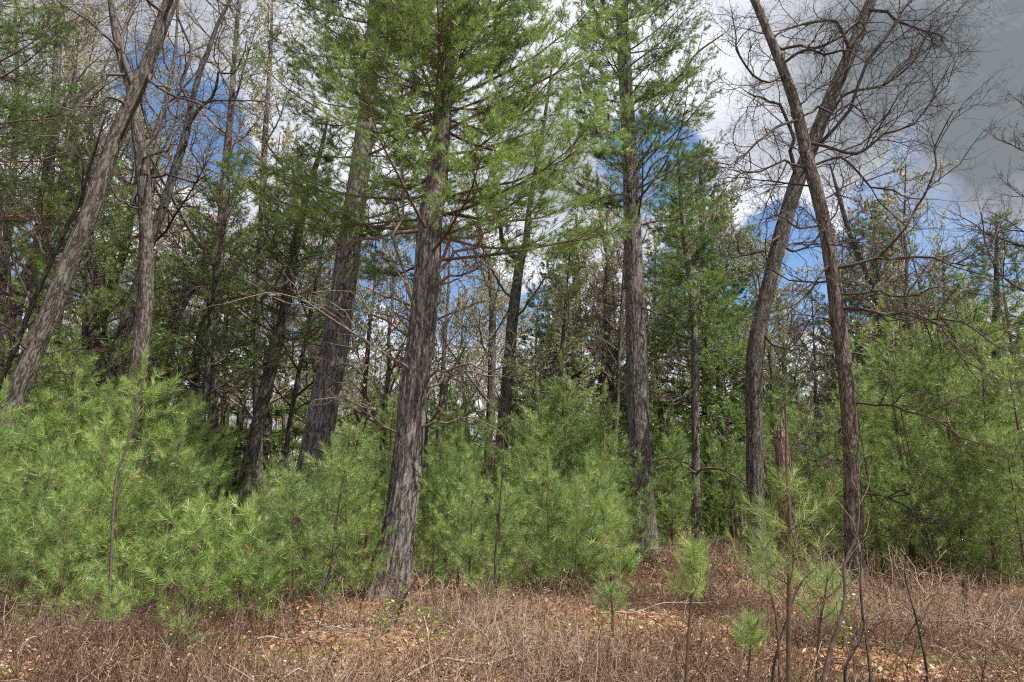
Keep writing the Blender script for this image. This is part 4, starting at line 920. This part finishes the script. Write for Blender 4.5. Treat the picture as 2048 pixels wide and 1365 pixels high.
stems = [([(1640, 1400, 9), (1655, 1320, 9), (1678, 1250, 8), (1690, 1190, 7), (1688, 1130, 6), (1710, 1080, 5), (1718, 1020, 4), (1712, 950, 2)], 4.4, 'crooked grey sapling stem in front of the foot of the reddish oak'),
         ([(1745, 1400, 6), (1735, 1300, 5), (1722, 1200, 5), (1722, 1120, 4), (1727, 1040, 3), (1720, 960, 2)], 5.6, 'dark whip-like stem just right of the crooked grey stem'),
         ([(1540, 1420, 6), (1548, 1330, 5), (1570, 1250, 4), (1600, 1170, 3), (1650, 1120, 2)], 4.8, 'thin twig stem slanting right past the nearest seedling'),
         ([(1700, 1420, 6), (1690, 1340, 6), (1720, 1280, 4), (1730, 1240, 2)], 5.0, 'short forked brown stem at the bottom right of the long-leadered seedling'),
         ([(1860, 1410, 6), (1850, 1320, 5), (1830, 1230, 4), (1810, 1150, 3), (1815, 1090, 2)], 6.0, 'thin dark stem in the brush at the lower right'),
         ([(1930, 1235, 12), (1929, 1210, 11), (1929, 1160, 10)], 12.5, 'short black broken post-like stub in the right brush'),
         ([(1010, 1420, 6), (1000, 1240, 5), (990, 1130, 4), (1000, 1010, 3), (1008, 900, 2)], 11.0, 'straight dark stem rising through the young pines by the grey forked tree'),
         ([(640, 1260, 7), (650, 1180, 6), (664, 1120, 5), (676, 1020, 4), (690, 940, 2)], 11.2, 'thin dark sapling stem left of the base of the thickest pine'),
         ([(775, 1290, 6), (795, 1235, 5), (812, 1190, 4), (840, 1150, 2)], 9.8, 'slanting dark twig stem in front of the base of the thickest pine'),
         ([(875, 1240, 7), (868, 1200, 6), (862, 1150, 4), (868, 1110, 2)], 12.0, 'curved dark stem right of the base of the thickest pine'),
         ([(225, 1060, 5), (232, 960, 5), (252, 900, 4.5), (275, 810, 4), (288, 760, 2)], 9.6, 'pale diagonal sapling leader among the left bright young pines'),
         ([(120, 1420, 5), (140, 1320, 4), (170, 1250, 3), (200, 1200, 2)], 7.6, 'pale thin stem at the lower left corner')]
for i, (pix, Y, lab) in enumerate(stems):
    pts, rad = traced(pix, Y, n=20); pts, rad = to_ground(pts, rad)
    base = np.array([pts[0, 0], pts[0, 1], float(hgt(pts[0, 0], pts[0, 1]))])
    root = empty('bare_shrub', base, lab, 'shrub', 'thin bare shrubs in the brush'); THINGS.append(root)
    mb = MB(); mb.tube(pts - base, rad, 8, 0, 0.5, 0.06, i)
    if i == 5: mb.build('stem', [M_DARKB], root)
    else:
        c, r = grow((pts - base)[None], rad[None], 8, 0.3, 1, 0.6, -0.22, 6, 0.004, wig=0.15, up=0.1, end=True, rmin=0.0012)
        mb.tubes(c, r, 4, 1); c, r = grow(c, r, 3, 0.3, 1, 0.6, -0.4, 4, 0.002, wig=0.15, up=0.1, rmin=0.001); mb.tubes(c, r, 3, 1)
        mb.build('stem', [M_BTWIG if i in (0, 10, 11) else M_DARKB, M_BRUSH], root)

# green-leaved little shrubs on the floor
for i, (px, Y, h, lab) in enumerate([(800, 9.9, 0.35, 'little leafy green shrub just in front of the thickest pine'), (860, 8.3, 0.4, 'green leafy shrub low in the brush, right of the little leafy shrub'),
                                     (760, 9.0, 0.22, 'yellow-green leafy sprig on the leaf litter, left of the little leafy shrub'), (1712, 7.5, 0.5, 'budding shrub with yellow-green leaves at the foot of the reddish oak')]):
    x = (px - 1024) / F * (Y * CP_ - CAMZ * SP_); b = np.array([x, Y, float(hgt(x, Y))])
    root = empty('leafy_shrub', b, lab, 'shrub', 'small leafy shrubs on the forest floor'); THINGS.append(root)
    mb = MB(); C, R = bare_limbs(np.array([[0, 0, -0.05], [0, 0, h]]), np.array([0.01, 0.006]), 7, 0, h * 0.7, lambda t: h * 0.9, K=5, e0=0.8)
    R = R * 0.25; mb.tubes(C, R, 4, 0); c, r = grow(C, R, 5, 0.3, 1, 0.7, -0.4, 3, 0.002, end=True, rmin=0.001); mb.tubes(c, r, 3, 0); mb.build('stem', [M_BRUSH], root)
    lb = MB(); q = np.concatenate([c[:, -1], c[:, 1]]); q = np.repeat(q, 2, 0) + rng.normal(0, 0.015, (len(q) * 2, 3))
    leaves(lb, q, rng.normal(size=q.shape) + np.array([0, 0, 1.0]), rng.uniform(0.015, 0.032, len(q)), rng.random(len(q))); lb.build('foliage', [M_GREENL], root)

FB = [(620, 9.2, 1.5, 0.3, 'pale fallen branch lying in the leaf litter left of the thickest pine'), (1120, 8.4, 1.8, 2.7, 'forked grey fallen branch in the brush below the grey forked tree'),
      (1300, 10.5, 1.4, 0.1, 'short fallen branch on the leaves in front of the tall straight pine'), (60, 8.2, 1.2, 1.9, 'broken pale stick leaning in the brush at the lower left'),
      (980, 7.4, 1.6, 0.5, 'pale forked fallen branch near the bottom edge, right of the thickest pine'), (1850, 9.4, 1.9, 2.9, 'long grey fallen branch in the brush at the lower right')]
for i, (px, Y, Lf, a, lab) in enumerate(FB):
    x = (px - 1024) / F * (Y * CP_ - CAMZ * SP_); b = np.array([x, Y, float(hgt(x, Y))])
    root = empty('fallen_branch', b, lab, 'branch', 'fallen branches in the brush'); THINGS.append(root)
    tt = np.linspace(-0.5, 0.5, 7); pts = np.stack([tt * Lf * math.cos(a), tt * Lf * math.sin(a), 0.10 + 0.14 * (tt + 0.5) + rng.normal(0, 0.02, 7)], 1) + rng.normal(0, 0.03, (7, 3))
    q = smooth_curve(pts, 20); rr_ = np.linspace(0.016, 0.004, 20)
    mb = MB(); mb.tube(q, rr_, 7, 0, 0.95, 0.08, i); c, r = grow(q[None], rr_[None], 6, 0.2, 1, 0.7, -0.35, 6, 0.008, wig=0.2, up=0.02, end=True, rmin=0.002); mb.tubes(c, r, 4, 0, np.full(len(c), 0.95))
    c, r = grow(c, r, 4, 0.3, 1, 0.7, -0.4, 4, 0.004, wig=0.2, rmin=0.0016); mb.tubes(c, r, 3, 0, np.full(len(c), 0.85)); mb.build('limb', [M_DEADT], root)

# ================================================================== 5. GROUND, LITTER, BRUSH, FAR WOODS
ys = np.concatenate([np.linspace(-12, 30, 260), np.geomspace(30.4, 900, 60)]); xs = np.concatenate([-np.geomspace(20.4, 700, 40)[::-1], np.linspace(-20, 20, 240), np.geomspace(20.4, 700, 40)])
X, Yg = np.meshgrid(xs, ys); Z = hgt(X, Yg)
fine = 0.012 * np.sin(X * 17.3 + np.sin(Yg * 9) * 2) * np.sin(Yg * 15.1 + 1)
Z = Z + fine * (np.abs(X) < 20) * (Yg < 30)
V = np.stack([X, Yg, Z], -1).reshape(-1, 3); nx = len(xs); i = (np.arange(len(ys) - 1)[:, None] * nx + np.arange(nx - 1)[None, :]).ravel()
mb = MB(); mb.add(V, np.stack([i, i + 1, i + nx + 1, i + nx], -1), 0)
g = mb.build('ground', [ground_mat()]); g['kind'] = 'structure'


def scatter(n, y0, y1, pw=1.0):
    Yv = y0 + (y1 - y0) * rng.random(n) ** pw
    Xv = rng.uniform(-0.80, 0.80, n) * (Yv + 1.5)
    return Xv, Yv


def clump(x, y):
    return 0.5 + 0.25 * np.sin(x * 1.1 + 0.7 * y) + 0.25 * np.sin(x * 0.6 - y * 1.4 + 1.7) + 0.12 * np.sin(x * 3.3 + y * 2.9)


mb = MB(); n = 75000; x, y = scatter(n, 5.5, 24, 1.25)
rn = np.clip(rng.normal(0.5, 0.25, n) + 0.15 * np.sin(x * 1.3 + y), 0, 1)
nr = rng.normal(size=(n, 3)) * 0.55 + np.array([0, 0, 1.0])
leaves(mb, np.stack([x, y, hgt(x, y) + rng.uniform(0.005, 0.05, n)], -1), nr, rng.uniform(0.012, 0.05, n) * rng.uniform(0.7, 1.3, n), rn)
stuff(tag(mb.build('leaf_litter', [M_BROWNL], smooth=False), 'brown and tan fallen leaves covering the forest floor', 'leaf litter') or bpy.data.objects['leaf_litter'])

# brush: low stems with side twigs, plus arching canes
def brush(n, y0, y1, hmin, hmax, tw, name, label, fan=3, pw=1.3, keep=lambda x, y: np.ones(len(x), bool)):
    mb = MB(); x, y = scatter(n, y0, y1, pw)
    s = (rng.random(n) < np.clip(1.9 * clump(x * 1.2, y * 1.2) - 0.45, 0.10, 1)) & keep(x, y); x, y = x[s], y[s]; n = len(x)
    K = 6; L = rng.uniform(hmin, hmax, n) * np.clip(0.6 + 0.6 * clump(x + 3, y), 0.5, 1.2)
    a = rng.uniform(0, 6.28, n); e = rng.uniform(0.15, 1.45, n)
    d = np.stack([np.cos(a) * np.cos(e), np.sin(a) * np.cos(e), np.sin(e)], -1)
    C = np.empty((n, K, 3)); C[:, 0] = np.stack([x, y, hgt(x, y) - 0.02], -1)
    arch = np.where(rng.random(n) < 0.6, -0.30, 0.0)
    for k in range(1, K):
        C[:, k] = C[:, k - 1] + d * (L / (K - 1))[:, None]
        d = norm(d + rng.normal(size=d.shape) * 0.24 + np.stack([np.zeros(n), np.zeros(n), arch], -1))
    C[:, :, 2] = np.maximum(C[:, :, 2], hgt(C[:, :, 0], C[:, :, 1]) + 0.0)
    R = (tw * rng.uniform(0.8, 1.8, n))[:, None] * np.linspace(1.2, 0.5, K)[None]
    tone = np.clip(rng.normal(0.45, 0.25, n) + 0.2 * np.sin(x * 0.9 + 2), 0, 1)
    mb.tubes(C, R, 3, 0, tone)
    c, r = grow(C, R, fan, 0.25, 1.0, 0.75, -0.45, 4, 1.0, wig=0.2, up=0.02, rmin=tw * 0.5)
    mb.tubes(c, r, 3, 0, np.clip(np.repeat(tone, fan) + rng.normal(0, 0.1, len(c)), 0, 1))
    s = rng.random(len(c)) < 0.08
    leaves(mb, c[s, -1], rng.normal(size=(s.sum(), 3)), rng.uniform(0.008, 0.02, s.sum()), rng.random(s.sum()), 1)
    o = mb.build(name, [M_BRUSH, M_BUD]); tag(o, label, 'undergrowth'); o['kind'] = 'stuff'; return o


P1B = b1
bare_near = lambda x, y: ((x - P1B[0]) ** 2 + ((y - P1B[1] + 1.1) / 1.5) ** 2 > 2.6) | (rng.random(len(x)) < 0.12)
brush(36000, 5.2, 13, 0.25, 0.85, 0.0030, 'undergrowth', 'tangle of leafless brown twigs and briars along the front', keep=bare_near)
brush(30000, 12.5, 36, 0.4, 1.15, 0.0055, 'undergrowth', 'reddish brown leafless thicket between and behind the trunks', pw=1.0, keep=bare_near)
# moss and green shoots
mb = MB(); n = 16000; x, y = scatter(n, 5.6, 16, 1.3); s = clump(x * 1.3 + 5, y * 1.2) > 0.6; x, y = x[s], y[s]; n = len(x)
tufts(mb, np.stack([x, y, hgt(x, y) + 0.02], -1), np.repeat(np.array([[0, 0, 1.0]]), n, 0), rng.uniform(0.4, 1, n), 7, 0.09, 0.006, 0.01, 0, 0.1, 1.1)
o = mb.build('moss', [M_GREENL]); tag(o, 'yellow-green moss and shoots between the fallen leaves', 'moss'); o['kind'] = 'stuff'

# the wood beyond: countless stems and branches too far off to count
mb = MB(); n = 900; Yv = rng.uniform(58, 120, n); Xv = rng.uniform(-0.95, 0.95, n) * Yv; h = rng.uniform(9, 17, n)
C = np.empty((n, 6, 3)); C[:, 0] = np.stack([Xv, Yv, hgt(Xv, Yv) - 0.2], -1); d = np.repeat(np.array([[0, 0, 1.0]]), n, 0) + rng.normal(0, 0.06, (n, 3))
for k in range(1, 6):
    C[:, k] = C[:, k - 1] + d * (h / 5)[:, None]; d = norm(d + rng.normal(0, 0.05, (n, 3)))
R = rng.uniform(0.08, 0.24, n)[:, None] * np.linspace(1, 0.2, 6)[None]
mb.tubes(C, R, 5, 0, rng.uniform(0.2, 0.8, n))
bare = np.arange(n) % 2 == 0
c, r = grow(C[bare], R[bare], 12, 0.25, 1, 0.7, -0.28, 5, 0.04, wig=0.15, up=0.08, end=True, rmin=0.015); mb.tubes(c, r, 3, 0, rng.uniform(0.3, 0.8, len(c)))
c, r = grow(c, r, 5, 0.2, 1, 0.7, -0.45, 4, 0.02, wig=0.15, up=0.05, end=True, rmin=0.011); mb.tubes(c, r, 3, 0, rng.uniform(0.3, 0.8, len(c)))
c, r = grow(C[~bare], R[~bare], 26, 0.12, 1, 1.25, -0.24, 4, 0.04, wig=0.1, up=0.08, lenfall=0.75, rmin=0.015); mb.tubes(c, r, 3, 0, rng.uniform(0.3, 0.8, len(c)))
for t in (0.35, 0.6, 0.8, 1.0):
    q = interp_rows(c, np.full((len(c), 1), t))[:, 0] + rng.normal(0, 0.15, (len(c), 3))
    tufts(mb, q, c[:, -1] - c[:, 0], rng.uniform(0.2, 0.6, len(q)), 8, 0.5, 0.09, 0.4, 1)
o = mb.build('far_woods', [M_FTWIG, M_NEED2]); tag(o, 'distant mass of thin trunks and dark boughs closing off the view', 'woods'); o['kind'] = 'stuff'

# ================================================================== 6. SKY AND SUN
SUN_EL = RAD(55); SUN_AZ = RAD(122)     # azimuth clockwise from +Y (the view direction)
w = bpy.data.worlds.new('World'); SC.world = w; w.use_nodes = True; nt = w.node_tree; nt.nodes.clear(); L = nt.links.new
out = N(nt, 'ShaderNodeOutputWorld'); bg = N(nt, 'ShaderNodeBackground', i_Strength=0.125)
sky = N(nt, 'ShaderNodeTexSky', sky_type='NISHITA', sun_disc=False, sun_elevation=SUN_EL, sun_rotation=SUN_AZ)
tc = N(nt, 'ShaderNodeTexCoord')
sep = N(nt, 'ShaderNodeSeparateXYZ'); L(tc.outputs['Generated'], sep.inputs[0])
# project the direction on a cloud deck: (x, y) / (z + 0.25)
za = N(nt, 'ShaderNodeMath', operation='ADD'); za.inputs[1].default_value = 0.28; L(sep.outputs[2], za.inputs[0])
zm = N(nt, 'ShaderNodeMath', operation='MAXIMUM'); zm.inputs[1].default_value = 0.05; L(za.outputs[0], zm.inputs[0])
dx = N(nt, 'ShaderNodeMath', operation='DIVIDE'); L(sep.outputs[0], dx.inputs[0]); L(zm.outputs[0], dx.inputs[1])
dy = N(nt, 'ShaderNodeMath', operation='DIVIDE'); L(sep.outputs[1], dy.inputs[0]); L(zm.outputs[0], dy.inputs[1])
cb = N(nt, 'ShaderNodeCombineXYZ'); L(dx.outputs[0], cb.inputs[0]); L(dy.outputs[0], cb.inputs[1]); cb.inputs[2].default_value = 3.7
n1 = N(nt, 'ShaderNodeTexNoise', i_Scale=3.4, i_Detail=10.0, i_Roughness=0.6); n1.inputs['Distortion'].default_value = 0.5; L(cb.outputs[0], n1.inputs['Vector'])
prev = n1.outputs['Fac']
for gx, gy, rr_, amt in ((340, 230, 9, .34), (430, 300, 5, .3), (1900, 290, 6, .34), (1800, 420, 6, .3), (1900, 560, 9, .36), (1700, 580, 7, .3), (1310, 330, 8, .3), (900, 640, 9, .3), (1450, 640, 9, .3), (300, 600, 9, .3), (620, 620, 8, .34), (860, 520, 8, .3), (720, 540, 5, .3), (1120, 640, 8, .25), (80, 520, 6, .3), (1560, 500, 6, .28), (1380, 560, 8, .3)):
    gv = P(gx, gy, 1.0) - np.array([0, 0, CAMZ]); gv = gv / np.linalg.norm(gv)
    dd_ = N(nt, 'ShaderNodeVectorMath', operation='DOT_PRODUCT'); dd_.inputs[1].default_value = tuple(gv); L(tc.outputs['Generated'], dd_.inputs[0])
    mm_ = N(nt, 'ShaderNodeMapRange', interpolation_type='SMOOTHSTEP', i_From_Min=math.cos(RAD(rr_ * 0.74)), i_From_Max=1.0, i_To_Max=amt); L(dd_.outputs['Value'], mm_.inputs['Value'])
    ss_ = N(nt, 'ShaderNodeMath', operation='SUBTRACT'); L(prev, ss_.inputs[0]); L(mm_.outputs[0], ss_.inputs[1]); prev = ss_.outputs[0]; gsub = ss_
cov = N(nt, 'ShaderNodeMapRange', i_From_Min=0.26, i_From_Max=0.36); L(prev, cov.inputs['Value'])
n2 = N(nt, 'ShaderNodeTexNoise', i_Scale=2.6, i_Detail=8.0); cb2 = N(nt, 'ShaderNodeVectorMath', operation='ADD'); cb2.inputs[1].default_value = (4.2, 1.3, 9.0); L(cb.outputs[0], cb2.inputs[0]); L(cb2.outputs[0], n2.inputs['Vector'])
crp = ramp(nt, [(0.34, (2.5, 2.65, 3.0)), (0.48, (4.1, 4.3, 4.8)), (0.64, (6.4, 6.6, 6.9))]); L(n2.outputs['Fac'], crp.inputs[0])
# the grey cloud bank high on the right
dt = N(nt, 'ShaderNodeVectorMath', operation='DOT_PRODUCT'); v = P(2048, 30, 1.0) - np.array([0, 0, CAMZ]); v = v / np.linalg.norm(v)
dt.inputs[1].default_value = tuple(v); L(tc.outputs['Generated'], dt.inputs[0])
nd = N(nt, 'ShaderNodeMath', operation='MULTIPLY_ADD'); nd.inputs[1].default_value = 0.07; L(n1.outputs['Fac'], nd.inputs[0]); L(dt.outputs['Value'], nd.inputs[2])
gb = N(nt, 'ShaderNodeMapRange', i_From_Min=0.992, i_From_Max=1.026); L(nd.outputs[0], gb.inputs['Value'])
mxg = N(nt, 'ShaderNodeMix', data_type='RGBA'); mxg.inputs[7].default_value = (1.15, 1.32, 1.45, 1); L(gb.outputs[0], mxg.inputs[0]); L(crp.outputs[0], mxg.inputs[6])
cvm = N(nt, 'ShaderNodeMath', operation='MAXIMUM'); L(cov.outputs[0], cvm.inputs[0]); L(gb.outputs[0], cvm.inputs[1])
mix = N(nt, 'ShaderNodeMix', data_type='RGBA'); L(cvm.outputs[0], mix.inputs[0]); skm = N(nt, 'ShaderNodeMix', data_type='RGBA', blend_type='MULTIPLY'); skm.inputs[0].default_value = 1; skm.inputs[7].default_value = (0.76, 0.88, 1.0, 1); L(sky.outputs[0], skm.inputs[6]); L(skm.outputs[2], mix.inputs[6]); L(mxg.outputs[2], mix.inputs[7])
L(mix.outputs[2], bg.inputs['Color']); L(bg.outputs[0], out.inputs[0])

sl = bpy.data.lights.new('sun', 'SUN'); sl.energy = 5.0; sl.angle = RAD(0.53); sl.color = (1.0, 0.95, 0.87)
so = bpy.data.objects.new('sun', sl); COL.objects.link(so)
sd = Vector((math.sin(SUN_AZ) * math.cos(SUN_EL), math.cos(SUN_AZ) * math.cos(SUN_EL), math.sin(SUN_EL)))
so.rotation_euler = sd.to_track_quat('Z', 'Y').to_euler(); so.location = (10, -10, 30)

cam = bpy.data.cameras.new('camera'); cam.lens = 24; cam.sensor_width = 36; cam.clip_start = 0.05; cam.clip_end = 2000
co = bpy.data.objects.new('camera', cam); COL.objects.link(co); co.location = (0, 0, CAMZ); co.rotation_euler = (RAD(90) + PITCH, 0, 0)
SC.camera = co

SC.view_settings.view_transform = 'Standard'; SC.view_settings.look = 'None'; SC.view_settings.exposure = 0.66; SC.view_settings.gamma = 1
SC.render.engine = 'CYCLES'
cy = SC.cycles
cy.max_bounces = 6; cy.diffuse_bounces = 3; cy.glossy_bounces = 2; cy.transmission_bounces = 4; cy.transparent_max_bounces = 4
cy.use_denoising = False; cy.filter_width = 1.2; cy.adaptive_threshold = 0.02
cy.caustics_reflective = False; cy.caustics_refractive = False
